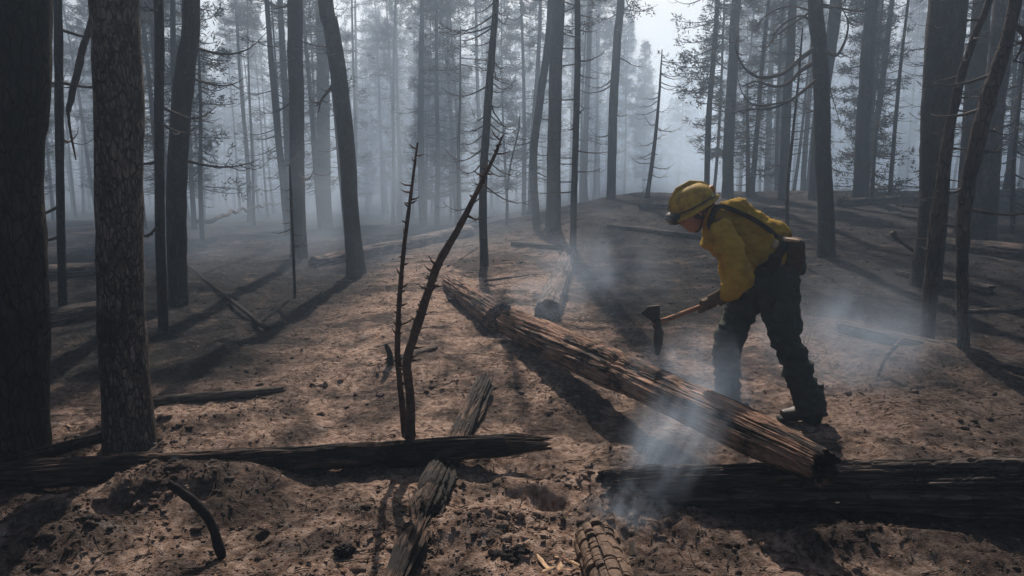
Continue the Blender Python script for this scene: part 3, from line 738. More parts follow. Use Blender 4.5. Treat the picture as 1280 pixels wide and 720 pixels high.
hero('sapling', [(808, 248, 3), (818, 180, 2.4), (824, 120, 1.6)], 'bark_dark', 'twiggy bare sapling on the crest left of the helmet', 6, 4.0, 30, .7, .3, .05, 31, brscale=.8)
hero('sapling', [(252, 300, 3), (250, 220, 2.6), (251, 150, 2)], 'bark_dark', 'bushy small conifer in smoke right of the curving left trunk', 6, 4.4, 12, .5, .5, .05, 32, crown=36, crown_from=.8)
hero('sapling', [(1090, 248, 2.5), (1092, 215, 2.2), (1094, 190, 1.6)], 'bark_dark', 'short bushy conifer at the foot of the smoky crest trunk', 6, 2.4, 8, .5, .5, .05, 33, crown=30, crown_from=.7)
hero('sapling', [(1268, 292, 3), (1266, 220, 2.8), (1272, 150, 2)], 'bark_dark', 'twiggy thin tree at the right edge on the crest', 6, 4.0, 30, .7, .4, .05, 34)

# background stand: prototypes copied one by one
protos = []
for k in range(9):
    r_ = random.Random(k)
    protos.append(conifer_mesh([12, 13.5, 10, 12.5, 14, 11, 8.5, 13.5, 10][k], [3.0, 4.6, 2.2, 3.6, 6.0, 8.0, 1.4, 6.5, 7.0][k], [1.25, 1.3, 1.1, 1.15, 1.3, .9, 1.0, 1.2, .8][k],
                               [120, 110, 120, 130, 80, 60, 110, 60, 40][k], [1.0, 1.0, 1.0, 1.1, 1.0, .6, 1.1, .9, .3][k], 15, .15, .0125, 100 + k, [.085, .10, .07, .085, .12, .07, .05, .10, .06][k]))
spots = []
prs = random.Random(11)
def try_spot(px, Y):
    x = (px - 640) / FPX * Y
    if any((x - a) ** 2 + (Y - b) ** 2 < .4 for a, b, _ in spots): return
    spots.append((x, Y, px))
tries = 0
while len(spots) < 296 and tries < 5000:
    tries += 1
    Y = 16 + 46 * prs.random() ** .8
    px = prs.uniform(-70, 1350)
    if 806 < px < 886: continue
    if 586 < px < 602 or (264 < px < 290 and Y < 50): continue
    if Y < 24 and 560 < px < 900 and prs.random() < .5: continue
    if Y < 25 and -1.2 < (px - 640) / FPX * Y < 2.6: continue
    try_spot(px, Y)
zones = [(430, 'left third'), (850, 'middle'), (5000, 'right third')]
ANCH = [(22, 'the black edge trunk'), (148, 'the speckled grey trunk'), (228, 'the curving left trunk'), (300, 'the left gap of light'), (370, 'the straight smoky trunk'), (428, 'the bowed grey trunk'),
        (520, 'the thinner thorny sapling'), (574, 'the twiggy thin sapling'), (608, 'the rib-branched spindly tree'), (693, 'the straight centre trunk'), (720, 'the very thin snag'), (768, 'the leaning crest trunk'), (850, 'the bright sky gap'),
        (914, 'the trunk above the firefighter'), (985, 'the slender crest trunk'), (1028, 'the sweeping-branched tree'), (1081, 'the smoky crest trunk'), (1172, 'the massive dark trunk'), (1240, 'the stout brownish trunk'), (335, 'the smoky left pair'), (1125, 'the whiskery massive trunk'), (545, 'the thorny stem tip'), (1300, 'the right border'), (-20, 'the left border'), (100, 'the far left gap'), (185, 'the slim left trunk'), (655, 'the leaning sapling'), (810, 'the bare crest sapling'), (1130, 'the lit right gap')]
for i, (x, Y, px) in enumerate(spots):
    k = prs.choice([0, 1, 2, 3, 4, 5, 7, 7, 8, 6, 5, 5, 5, 8, 8, 4])
    if (px < 600 or 640 < px < 800 or px > 1090) and k in (5, 8) and prs.random() < .45: k = prs.choice([0, 1, 2, 3, 3, 7])
    if 800 < px < 900: k = 6 if Y < 90 else 2
    tm, bm_, cm = protos[k]
    z = hz(x, Y)
    zn = next(n for lim, n in zones if px < lim)
    dn = 'in middle distance' if Y < 27 else ('in the smoke' if Y < 42 else 'deep in the smoke')
    kd = ['dense needled', 'tall dense', 'short needled', 'shaggy', 'tall high-crowned', 'nearly bare', 'small pointed', 'bare-stemmed tufted', 'thin bare'][k]
    ax, an = min(ANCH, key=lambda q: abs(q[0] - px)); sd_ = 'left' if px < ax else 'right'
    near_ = 'just ' if abs(px - ax) < 14 else ''
    e = empty('conifer', (x, Y, z), f'{kd} conifer {dn}, {near_}{sd_} of {an}', 'tree', f'conifers of the smoky stand, {zn}')
    s_ = prs.uniform(.82, 1.08); e.scale = (s_, s_, s_); e.rotation_euler = (prs.gauss(0, .015), prs.gauss(0, .02), prs.uniform(0, 6.28))
    obj('trunk', tm, e); tag(obj('dead_branches', bm_, e), kind='stuff')
    if cm: tag(obj('crown', cm, e), kind='stuff')
byl = {}
for e in [o for o in COL.objects if o.get('category') == 'tree' and o.name.startswith('conifer')]: byl.setdefault(e['label'], []).append(e)
for lb, es in byl.items():
    if len(es) in (2, 3, 4):
        es.sort(key=lambda o: o.location.y)
        for e, w_ in zip(es, ('nearer', 'farther') if len(es) == 2 else ('nearest', 'middle', 'farthest') if len(es) == 3 else ('nearest', 'second', 'third', 'farthest')): e['label'] = w_ + ' ' + lb
# the short pointed conifers in the sky gap
for px, Y, s_ in ((846, 46, .98), (858, 60, .95), (832, 52, .72)):
    tm, bm_, cm = protos[6]; x = (px - 640) / FPX * Y
    e = empty('conifer', (x, Y, hz(x, Y)), {846: 'pointed conifer standing against the bright gap above the helmet', 858: 'farther pointed conifer right in the bright gap of sky', 832: 'shorter pointed conifer at the left side of the bright gap'}[px], 'tree')
    e.scale = (s_,) * 3
    for nm, me_ in (('trunk', tm), ('dead_branches', bm_), ('crown', cm)): tag(obj(nm, me_, e), kind=None if nm == 'trunk' else 'stuff')
# the far wood, one mass
def far_forest():
    b = MB(); CC, DD = [], []
    for i in range(420):
        Y = prs.uniform(60, 120); px = prs.uniform(-200, 1480); x = (px - 640) / FPX * Y; z = hz(x, Y); h = prs.uniform(9, 14)
        if 805 < px < 890: h = prs.uniform(5, 8)
        b.tube([(x, Y, z - .5), (x + prs.gauss(0, .1), Y, z + h * .5), (x + prs.gauss(0, .2), Y, z + h)], [.13, .10, .02], 5, cap=False)
        n = 30
        zz = rng.uniform(.35, 1, n); rr = (1 - zz) * 1.6 + .15; az = rng.uniform(0, 2 * PI, n); q = rng.uniform(.2, 1, n)
        CC.append(np.stack([x + rr * q * np.cos(az), Y + rr * q * np.sin(az), z + h * zz], 1)); DD.append(np.stack([np.cos(az), np.sin(az), 0 * az], 1))
    o = obj('far_forest', b.me('far_forest', 'bark_dark')); tag(o, 'far wood of bare trunks lost in pale smoke', None, None, 'stuff')
    V, F = blades(np.vstack(CC), np.vstack(DD), 5, .45, .07)
    tag(obj('far_foliage', mesh('far_foliage', V, F, 'needle', False)), 'far needle crowns lost in pale smoke', None, None, 'stuff')
far_forest()

# ------------------------------------------------------------------ the twin thorny stems and sticks
def stem(pts, Y, label, seed, nst, seg=12):
    g = at(pts[0][0], pts[0][1], Y); s0 = FPX / Y
    base = Vector((g.x, g.y, g.z))
    root = empty('dead_sapling', base, label, 'sapling', 'thorny burnt saplings')
    P = [at(px, py, Y + dy) for px, py, r, dy in pts]; R = [.82 * r / s0 for px, py, r, dy in pts]
    Q = spline([tuple(p) + (r,) for p, r in zip(P, R)], 90)
    b = MB(); b.tube(Q[:, :3], Q[:, 3], seg, ref=(0, 1, 0), noise=.13, ns=30, seed=seed)
    obj('main_stem', b.me('main_stem', 'stem', True, base), root)
    r_ = np.random.default_rng(seed)
    for i in range(nst):
        j = int(np.clip(r_.normal(r_.choice([22, 38, 47, 60, 72, 83]), 4), 8, 87)); c = Q[j, :3]; T = Q[min(j + 1, 89), :3] - Q[j - 1, :3]; T /= np.linalg.norm(T)
        d = r_.normal(0, 1, 3); d -= T * d.dot(T); d /= np.linalg.norm(d); d = d * np.array([1.4, .7, 1]) + T * r_.uniform(-.1, .7); d /= np.linalg.norm(d)
        l = .008 + .062 * r_.uniform() ** 2.4; rr = Q[j, 3]
        b = MB(); b.tube([c, c + d * (rr + l * .5), c + d * (rr + l) + T * l * .2], [rr * .62, .0042, .0012], 6)
        obj('twig_stub', b.me('twig_stub', 'stem', True, base), root)
    return root
sY = 3.42
stem([(512, 548, 9.5, 0), (513, 500, 7, 0), (509, 455, 7, 0), (516, 425, 7, .0), (533, 372, 6.5, 0), (548, 330, 6, 0), (575, 282, 5, 0), (600, 232, 3.6, 0), (618, 195, 2.6, 0), (629, 168, 1.2, 0)], sY, 'thicker thorny burnt stem bowing to the right', 5, 46)
stem([(507, 546, 6, .02), (502, 500, 5, .02), (497, 440, 4.6, .03), (499, 380, 4, .03), (505, 310, 3.4, .03), (514, 240, 2.6, .03), (522, 178, 1.3, .03)], sY + .02, 'thinner straight thorny burnt stem on the left of the pair', 8, 40)
def stick(name, pts, label, m='char', cat='stick', group=None, up=0, seed=0, n=30, seg=9, noise=.18):
    """pts: (px, py, radius_px, Y)"""
    P = [at(px, py, Y) for px, py, r, Y in pts]; R = [r / (FPX / Y) for px, py, r, Y in pts]
    Q = spline([tuple(p) + (r,) for p, r in zip(P, R)], n)
    b = MB(); b.tube(Q[:, :3], Q[:, 3], seg, ref=(0, 1, 0), noise=noise, ns=28, seed=seed)
    o = obj(name, b.me(name, m, True, P[0]), loc=P[0]); tag(o, label, cat, group); return o
gY = gp(276, 690).y
stick('burnt_stick', [(282, 712, 5, gY), (274, 686, 6.4, gY), (264, 655, 7.0, gY + .01), (245, 630, 6.6, gY + .02), (226, 614, 5.8, gY + .02), (211, 603, 5.0, gY + .02)], 'bent charred stick jutting up from the soil at lower left', 'char', noise=.28)
stick('pale_stick', [(1092, 482, 1.6, 4.75), (1100, 464, 1.8, 4.78), (1108, 446, 2.6, 4.8), (1128, 424, 3, 4.86)], 'pale ash-grey branch on the ground behind the firefighter legs', 'wood_pale')
stick('burnt_branch', [(1146, 316, 2.4, 8.6), (1130, 305, 2.2, 8.6), (1120, 297, 3, 8.6), (1115, 290, 3.6, 8.6)], 'knobbed branch stub left of the massive dark trunk', 'twig')
stick('branch', [(85, 140, 3, 6.2), (92, 110, 4, 6.2), (104, 60, 4, 6.2), (118, 10, 3.5, 6.2), (122, -30, 3, 6.2)], 'broken dead branch hanging beside the speckled trunk top', 'twig')
stick('branch', [(85, 140, 2, 6.2), (88, 165, 1.6, 6.2), (95, 200, .8, 6.2)], 'thin hanging twig tip left of the speckled trunk', 'twig')
stick('stump_stub', [(488, 458, 4, 4.9), (487, 442, 4, 4.9), (482, 430, 2.2, 4.9)], 'tiny charred stub upright beside the little black log', 'char')
# pale dead twigs glinting by the firefighter's chest
tb = MB()
c0 = gp(872, 352); c0 = Vector((c0.x, 5.4, hz(c0.x, 5.4) - .02))
def shrub(p, az, tilt, L_, r_, dep):
    n = 7; P = [np.array(tuple(p))]; d = np.array([math.cos(az) * math.sin(tilt), math.sin(az) * math.sin(tilt), math.cos(tilt)])
    for k in range(n - 1):
        d = d + rng.normal(0, .22, 3); d /= np.linalg.norm(d); P.append(P[-1] + d * L_ / n)
    tb.tube(P, np.linspace(r_, r_ * .4, n), 4)
    if dep:
        for _ in range(3): shrub(P[int(rng.uniform(2, n))], rng.uniform(0, 6.28), rng.uniform(.4, 1.5), L_ * rng.uniform(.4, .7), r_ * .55, dep - 1)
for i in range(4): shrub(c0, rng.uniform(0, 6.28), rng.uniform(.1, .5), rng.uniform(.35, .55), .0045, 3)
tag(obj('dead_shrub', tb.me('dead_shrub', 'brownchip')), 'small pale twiggy dead shrub beyond the firefighter chest', 'shrub')

# light wood chips, each its own thing
def chip(px, py, l, w, ang, m, label, tilt=.2, seed=0, name='wood_chip', thick=.3, group=None):
    g = on(px, py); r_ = np.random.default_rng(seed)
    V = []; n = 7
    for i in range(n):
        t = i / (n - 1); ww = w * (math.sin(PI * (t * .85 + .1)) ** .7) * r_.uniform(.8, 1.15)
        for y, z in ((-1, 0), (-.3, thick), (.6, thick * .8), (1, 0), (0, -thick)):
            V.append(((t - .5) * l, y * ww, z * ww * r_.uniform(.7, 1.2) + .2 * l * (t - .5) ** 2))
    F = []
    for i in range(n - 1):
        for j in range(5):
            k = (j + 1) % 5; F.append((i * 5 + j, i * 5 + k, i * 5 + 5 + k, i * 5 + 5 + j))
    F += [(4, 3, 2, 1, 0), tuple(range((n - 1) * 5, n * 5))]
    o = obj(name, mesh(name, np.array(V), F, m, False)); o.location = g + Vector((0, 0, .012)); o.rotation_euler = (r_.uniform(-.4, .4), -tilt, ang)
    tag(o, label, 'wood chip' if name == 'wood_chip' else 'bark piece', group); return o
chip(678, 706, .085, .010, 2.1, 'chip', 'long pale splinter left of the block-cracked log', .25, 1)
chip(790, 690, .055, .014, 1.4, 'chip', 'bright split chip standing right of the block-cracked log', .9, 2)
chip(268, 510, .030, .012, .8, 'chip', 'tiny pale leaf-like chip on soil below the little black log', .5, 3)
chip(1057, 592, .016, .010, .2, 'chip', 'small white fleck in front of the diagonal log tip', .1, 4).location = B1 + Vector((.03, -.05, -.11))
for i, (px, py) in enumerate([(690, 706), (700, 712), (708, 704), (696, 700), (712, 716), (686, 716), (704, 698), (718, 708)]):
    chip(px, py, .028 + .01 * (i % 3), .009, i * 1.3, 'chip' if i % 2 else 'brownchip', 'small orange chip in the loose pile left of the block-cracked log', .3, 10 + i, group='orange chips left of the block-cracked log')
for i, (px, py, lb) in enumerate([(430, 688, 'round dark clump of char on the soil at bottom left of centre'), (640, 700, 'lumpy dark root clod between the log stub and the orange chips'), (600, 640, 'small dark clod in the shadow right of the log stub'),
                                  (540, 575, 'bark flake on top side of the level foreground log'), (330, 660, 'brown flat clod right of the bent stick'), (1190, 700, 'flat brown clod at lower right'), (90, 470, 'pale flat flake in the ash behind the left trunks'), (118, 420, 'pale flake of wood beside the dark log at left')]):
    if i == 3: continue
    g = on(px, py); b = MB(); r_ = [.035, .07, .03, 0, .025, .03, .05, .05][i]; fl = .5 if i < 3 else .25
    b.ball((0, 0, r_ * .1), (r_, r_ * .8, r_ * fl), None, 40, 26, .38, 19, i)
    o = obj('clod', b.me('clod', 'char' if i < 2 else ('wood_pale' if i > 5 else 'clod'))); o.location = g; tag(o, lb, 'clod')

# ------------------------------------------------------------------ litter: crumbs, twigs, needles on the soil (nobody could count it)
def litter():
    V0 = np.array([(1, 0, 0), (-1, 0, 0), (0, 1, 0), (0, -1, 0), (0, 0, 1), (0, 0, -1)], float)
    F0 = np.array([(0, 2, 4), (2, 1, 4), (1, 3, 4), (3, 0, 4), (2, 0, 5), (1, 2, 5), (3, 1, 5), (0, 3, 5)])
    for nm, m, n, smin, smax, sd, lb, cl in (('soil_crumbs', 'ground', 24000, .0025, .012, 1, 'crumbs of brown soil and stones scattered over the clearing', .1), ('charcoal_bits', 'char', 5000, .002, .009, 2, 'bits of charcoal scattered over the clearing', .1), ('pale_flakes', 'brownchip', 5000, .002, .008, 3, 'pale flecks of wood and bark scattered on the soil', .05)):
        r_ = np.random.default_rng(sd)
        Y = 2.3 * np.exp(r_.uniform(0, 1, n) ** 1.2 * math.log(14 / 2.3)); u = r_.uniform(-.8, .8, n); X = u * Y
        msk = fbm(X * 2, Y * 2, 0, 3, 60 + sd) > -.25 + .3 * r_.uniform(-1, 1, n); X, Y = X[msk], Y[msk]; n = len(X)
        S = smin + (smax - smin) * r_.uniform(0, 1, n) ** 4; S *= np.maximum(1, Y / 5)
        Z = H(X, Y) + S * .15
        V = V0[None] * r_.uniform(.5, 1.3, (n, 6, 1)) * (S[:, None] * r_.uniform(.5, 1.4, (n, 3)) * np.array([1.3, 1.3, .6]))[:, None, :]
        a = r_.uniform(0, 6.28, n); c, s_ = np.cos(a)[:, None], np.sin(a)[:, None]
        V = np.stack([V[..., 0] * c - V[..., 1] * s_, V[..., 0] * s_ + V[..., 1] * c, V[..., 2]], -1) + np.stack([X, Y, Z], -1)[:, None, :]
        F = (F0[None] + 6 * np.arange(n)[:, None, None]).reshape(-1, 3)
        tag(obj(nm, mesh(nm, V.reshape(-1, 3), F, m, False)), lb, None, None, 'stuff')
    ib = MB(); ib.ball((0, 0, 0), 1.0, None, 8, 5); IV = np.vstack(ib.V); IF = np.array([f for f in ib.F]); r_ = np.random.default_rng(77)
    spots_ = [(-1.5, 2.95, .32, 260), (-1.75, 2.62, .3, 200), (.5, 2.82, .28, 260), (1.1, 2.58, .4, 220), (0, 2.72, .22, 200), (.25, 3.2, .18, 90), (-2.1, 3.55, .4, 160), (-.3, 4.6, .8, 160), (-1.5, 4.3, .7, 160), (-.4, 2.62, .4, 140), (.6, 5.6, .6, 90), (2.2, 4.2, .8, 140), (-1.98, 3.72, .26, 170), (-2.5, 3.5, .3, 120), (-2.0, 3.4, .4, 140), (.9, 3.1, .5, 120), (-.35, 3.1, .3, 100)]
    VV, FF, o_ = [], [], 0
    for cx_, cy_, rad_, n_ in spots_:
        for q in range(int(n_ * .6)):
            x = cx_ + r_.normal(0, rad_ * .55); y = cy_ + r_.normal(0, rad_ * .35); sz = .004 + .017 * r_.uniform() ** 4
            v = IV * (1 + .7 * fbm(IV[:, 0] * 1.6 + q, IV[:, 1] * 1.6, IV[:, 2] * 1.6, 1, q))[:, None] * sz * np.array([r_.uniform(.7, 1.5), r_.uniform(.7, 1.5), r_.uniform(.5, .9)])
            VV.append(v + np.array([x, y, 0])); FF.append(IF + o_); o_ += len(IV)
    V = np.vstack(VV); nn = len(IV); cen = V.reshape(-1, nn, 3).mean(1); V[:, 2] += np.repeat(H(cen[:, 0], cen[:, 1]) + .003, nn)
    tag(obj('soil_clods', mesh('soil_clods', V, np.vstack(FF), 'ground', False)), 'crumbled clods of brown soil on the mounds and berms', None, None, 'stuff')
    b = MB(); r_ = random.Random(4)
    for i in range(2600):
        Y = 2.3 * math.exp(r_.random() ** 1.1 * math.log(18 / 2.3)); X = r_.uniform(-.8, .8) * Y; a = r_.uniform(0, 6.28); l = r_.uniform(.03, .16) * max(1, Y / 5); n = 4
        k = r_.gauss(0, .6)
        xy = np.array([(X + math.cos(a + k * j / n) * l * j / n, Y + math.sin(a + k * j / n) * l * j / n) for j in range(n)])
        P = np.column_stack([xy, H(xy[:, 0], xy[:, 1]) + .005])
        b.tube(P, np.linspace(.0028, .001, n) * max(1, Y / 4), 3)
    tag(obj('twig_litter', b.me('twig_litter', 'twig')), 'fine burnt twigs littering the forest floor', None, None, 'stuff')
litter()

# ------------------------------------------------------------------ the firefighter
YP = 4.05
W = lambda px, py, Y=YP: at(px, py, Y)
ORG = Vector((W(960, 360).x, YP, hz(W(960, 360).x, YP)))
person = empty('person', ORG, 'firefighter in yellow shirt and helmet bending forward with an axe-like tool', 'person')
REF = (0, 1, 0)
def limb(b, pts, seg=16, n=14, ell=1.0):
    """pts: (px, py, Y, radius, [depth radius])"""
    Q = spline([tuple(W(p[0], p[1], p[2])) + (p[3], p[4] if len(p) > 4 else p[3] * ell) for p in pts], n)
    b.tube(Q[:, :3], Q[:, 4], seg, ref=REF, ell=Q[:, 3]); 
    for e in (0, -1): b.ball(Q[e, :3], (Q[e, 3], Q[e, 4] * .9, Q[e, 3]), None, 14, 10)
ftF = W(908, 516, 4.17); 
zF = hz(ftF.x, 4.17); footR = W(1010, 535, 3.95); zR = hz(footR.x, 3.95)
# body: one continuous surface under the clothes
fdir = Vector((-.86, -.10, -.50)).normalized(); sdir = Vector((.10, -1, 0)).normalized(); sdir = (sdir - fdir * sdir.dot(fdir)).normalized(); udir = sdir.cross(fdir) * -1
if udir.z < 0: udir = -udir
HC = W(867, 262)
RH = Matrix((fdir, -sdir, udir)).transposed()       # local x = face, y = right, z = crown
def hl(x, y, z): return HC + fdir * x - sdir * y + udir * z
b = MB()
R3 = np.array(RH)
b.ball(hl(-.010, 0, .018), (.098, .076, .100), R3, 24, 18)
b.ball(hl(.030, 0, -.035), (.062, .058, .080), R3, 20, 14)
b.ball(hl(.052, 0, -.088), (.030, .030, .022), R3, 12, 10)       # chin
b.ball(hl(.092, 0, -.022), (.020, .012, .022), R3, 10, 8)        # nose
b.tube([hl(.080, 0, .012), hl(.100, 0, -.024)], [.008, .011], 8)
b.ball(hl(.082, 0, -.058), (.012, .024, .006), R3, 10, 8)        # lips
b.ball(hl(.081, 0, -.067), (.011, .020, .006), R3, 10, 8)
b.ball(hl(.074, 0, .022), (.016, .050, .009), R3, 12, 8)         # brow
for sy in (-1, 1):
    b.ball(hl(.064, sy * .040, -.022), (.022, .018, .020), R3, 10, 8)   # cheek
    b.ball(hl(-.010, sy * .080, -.012), (.018, .008, .032), R3, 12, 10) # ear
b.tube([hl(-.035, 0, -.04), W(885, 274), W(897, 274)], [.052, .056, .062], 16, ref=REF)
limb(b, [(895, 275, YP, .05, .10), (912, 290, YP, .06, .11), (940, 305, YP, .07, .11), (964, 328, YP, .09, .14)])
limb(b, [(908, 292, 3.94, .036), (926, 346, 3.80, .034), (904, 369, 3.87, .024)])
limb(b, [(906, 292, 4.15, .036), (914, 346, 4.23, .034), (916, 366, 4.07, .024)])
limb(b, [(954, 340, 4.13, .08), (911, 420, 4.15, .05), (909, 500, 4.17, .035)])
limb(b, [(970, 342, 3.97, .08), (984, 428, 3.96, .05), (1014, 518, 3.95, .035)])
bodym = voxel(b.me('tmp', 'skin'), .006, 3, 'body', 'skin')
def place_child(name, me, parent=None, shift=ORG):
    n = len(me.vertices); co = np.empty(n * 3, np.float32); me.vertices.foreach_get('co', co); co = co.reshape(-1, 3) - np.array(tuple(shift), np.float32)
    me.vertices.foreach_set('co', co.ravel()); me.update()
    return obj(name, me, parent or person)
place_child('body', bodym)
# eyes
for sy in (-1, 1):
    e = MB(); e.ball(hl(.078, sy * .030, .002), .0115, None, 12, 8)
    place_child('eye', e.me('eye', 'packtop'))
# hair
b = MB(); b.ball(hl(-.022, 0, .012), (.098, .082, .096), R3, 24, 18); b.ball(hl(-.06, 0, -.04), (.045, .062, .05), R3, 14, 10)
place_child('hair', voxel(b.me('tmp', 'hair'), .007, 2, 'hair', 'hair', lambda c: .003 * fbm(c[:, 0] * 60, c[:, 1] * 60, c[:, 2] * 60, 2, 5)))
# shirt
def wr(c, amp, sx, sd, dirn=(1, .5, 1)):
    a = fbm(c[:, 0] * sx * dirn[0], c[:, 1] * sx * dirn[1], c[:, 2] * sx * dirn[2], 3, sd)
    return amp * (1 - np.abs(a) * 2.2)
b = MB()
limb(b, [(890, 272, YP, .056, .085), (899, 278, YP, .076, .155), (912, 287, YP, .080, .170), (932, 299, YP, .088, .160), (950, 309, YP, .106, .163), (963, 318, YP, .104, .160)], 26, 18)
limb(b, [(904, 287, 3.91, .066), (913, 314, 3.86, .064), (926, 347, 3.80, .054), (916, 360, 3.83, .050), (906, 368, 3.86, .040)], 18, 18)
limb(b, [(902, 288, 4.17, .062), (908, 312, 4.20, .060), (914, 346, 4.24, .055), (916, 364, 4.09, .038)], 18, 18)
b.tube([W(890, 272), W(880, 273)], [.074, .066], 16, ref=REF, ell=[.085, .070])
place_child('shirt', voxel(b.me('tmp', 'shirt'), .0075, 3, 'shirt', 'shirt', lambda c: .003 + wr(c, .012, 9, 3, (1, .6, 1.3)) + wr(c, .005, 24, 8)))
# trousers
b = MB()
limb(b, [(960, 314, YP, .082, .130), (966, 328, YP, .122, .165), (968, 345, YP, .130, .165)], 24, 10)
limb(b, [(953, 345, 4.12, .108), (929, 384, 4.14, .090), (911, 424, 4.15, .072), (908, 465, 4.16, .069), (908, 508, 4.17, .070)], 20, 18)
limb(b, [(970, 345, 3.98, .112), (975, 385, 3.97, .092), (985, 428, 3.96, .078), (1000, 472, 3.95, .076), (1014, 512, 3.95, .074)], 20, 18)
place_child('trousers', voxel(b.me('tmp', 'trouser'), .0085, 3, 'trousers', 'trouser', lambda c: wr(c, .015, 8, 13, (.8, .6, 1.6)) + wr(c, .006, 22, 18)))
pk_ = MB(); pk_.ball(W(977, 388, 3.885), (.052, .014, .065), np.array(Matrix.Rotation(.12, 3, 'Y')), 18, 12, .02, 9, 3, box=.5)
place_child('cargo_pocket', pk_.me('cargo_pocket', 'trouser'))
pk_ = MB(); pk_.tube([W(887, 276), W(894, 271), W(899, 268)], [.080, .088, .092], 26, ref=REF, ell=[.060, .066, .066], cap=False)
place_child('collar', pk_.me('collar', 'shirt'))
# boots
def boot(ax, ay, Y, zg, heel=0.0, dirx=-1):
    b = MB(); a = W(ax, ay, Y)
    b.tube([Vector((a.x, Y, zg + .22)), Vector((a.x, Y, zg + .10 + heel)), Vector((a.x, Y, zg + .03 + heel))], [.040, .042, .044], 14, ref=REF)
    b.tube([Vector((a.x + .045, Y, zg + .045 + heel)), Vector((a.x - .03, Y, zg + .050 + heel * .7)), Vector((a.x - .12, Y, zg + .042)), Vector((a.x - .185, Y, zg + .036))], [.050, .052, .050, .034], 14, ref=(0, 0, 1), ell=[.042, .046, .036, .028])
    place_child('boot', voxel(b.me('tmp', 'boot'), .007, 3, 'boot', 'boot'))
    s_ = MB(); s_.tube([Vector((a.x + .06, Y, zg + .014 + heel)), Vector((a.x - .06, Y, zg + .012 + heel * .4)), Vector((a.x - .20, Y, zg + .012))], [.040, .048, .036], 12, ref=(0, 0, 1), ell=.016)
    place_child('boot_sole', s_.me('boot_sole', 'goggle'))
boot(910, 505, 4.17, zF); boot(1018, 520, 3.95, zR, .035)
# belt, shoulder straps, packs
def ribbon(path, w, th, name, m, parent=None, n=30):
    b = MB(); Q = spline(path, n); b.tube(Q, w, 8, ref=REF, ell=th); return place_child(name, b.me(name, m), parent)
def ring(px, py, rx, ry, ang, w, name, m):
    """strap ring round the torso, perpendicular to the spine; ang = spine direction in the picture plane"""
    c = W(px, py); t = Vector((math.cos(ang), 0, math.sin(ang))); nrm = Vector((-math.sin(ang), 0, math.cos(ang)))
    V, F = [], []; n = 48
    for i in range(n):
        a = 2 * PI * i / n; d = nrm * (rx * math.cos(a)) + Vector((0, 1, 0)) * (ry * math.sin(a)); k = d.normalized() * .005
        for s1, s2 in ((-1, 0), (-1, 1), (1, 1), (1, 0)): V.append(tuple(c + d + t * w * s1 + k * s2))
    for i in range(n):
        j = (i + 1) % n
        for q in range(4): F.append((i * 4 + q, i * 4 + (q + 1) % 4, j * 4 + (q + 1) % 4, j * 4 + q))
    return place_child(name, mesh(name, np.array(V), F, m))
sa = math.atan2(-(325 - 276), 966 - 899)
ring(958, 315, .118, .172, sa, .024, 'belt', 'strap')
for dy, nm in ((-.085, 0), (.10, 1)):
    Yb = YP + dy
    pth = [(893, 298), (886, 280), (892, 262), (902, 257), (918, 262), (938, 271), (957, 283), (972, 296)]
    V, F = [], []; Q = spline([tuple(W(px, py, Yb)) for px, py in pth], 40); cc = np.array(tuple(W(925, 290, Yb)))
    for i, q in enumerate(Q):
        T = Q[min(i + 1, 39)] - Q[max(i - 1, 0)]; T /= np.linalg.norm(T); n_ = np.cross(T, [0, 1, 0]); n_ *= -np.sign(n_.dot(cc - q))
        for s1, s2 in ((-1, -.018), (-1, .008), (1, .008), (1, -.018)): V.append(q + np.array([0, .021 * s1, 0]) + n_ * s2 * .9)
    for i in range(39):
        for q in range(4): F.append((i * 4 + q, i * 4 + (q + 1) % 4, i * 4 + 4 + (q + 1) % 4, i * 4 + 4 + q))
    F += [(3, 2, 1, 0), (156, 157, 158, 159)]
    place_child('shoulder_strap', mesh('shoulder_strap', np.array(V), F, 'strap'))
def pouch(px, py, Y, h, ang, m, name, lab=None, bx=.45):
    b = MB(); t = Matrix.Rotation(ang, 3, 'Y'); b.ball(W(px, py, Y), h, np.array(t), 22, 16, .03, 9, 3, box=bx)
    o = place_child(name, b.me(name, m)); 
    if lab: o['label'] = lab
    return o
pk = pouch(987, 318, 4.00, (.052, .11, .098), .08, 'pack', 'belt_pack')
pouch(984, 299, 3.99, (.050, .095, .014), .14, 'packtop', 'pack_flap', 'pale sunlit flap on top of the belt pack', .6)
pouch(969, 305, 3.90, (.012, .02, .022), .3, 'packtop', 'buckle', None, .6)
pouch(968, 328, 3.86, (.034, .022, .045), .2, 'strap', 'side_pouch', None, .5)
# helmet with brim, band and goggles
hm = MB(); V, F = [], []; ns_, nr_ = 32, 12
for i in range(nr_ + 1):
    th = (PI / 2) * i / nr_
    for j in range(ns_):
        ph = 2 * PI * j / ns_; k = 1 + .03 * math.cos(ph * 2); rg = 1 + (.035 if abs(math.sin(ph)) < .25 and i < nr_ else 0)
        x, y, z = .128 * math.cos(ph) * math.sin(th) ** .9 * k, .108 * math.sin(ph) * math.sin(th) ** .9, .115 * math.cos(th) * rg
        V.append((x - .008, y, z + .022))
for i in range(nr_):
    for j in range(ns_): k = (j + 1) % ns_; F.append((i * ns_ + j, (i + 1) * ns_ + j, (i + 1) * ns_ + k, i * ns_ + k))
st = len(V)     # brim, flaring out with thickness
prof = [(1.0, 0.0), (1.22, -.012), (1.24, -.018), (1.22, -.022), (1.0, -.014), (.96, -.004)]
for q, (kk, dz) in enumerate(prof):
    for j in range(ns_):
        ph = 2 * PI * j / ns_; f = kk if kk <= 1 else 1 + (kk - 1) * (1.25 if math.cos(ph) > .2 else .65)
        V.append((.128 * math.cos(ph) * f - .008, .108 * math.sin(ph) * f, .022 + dz))
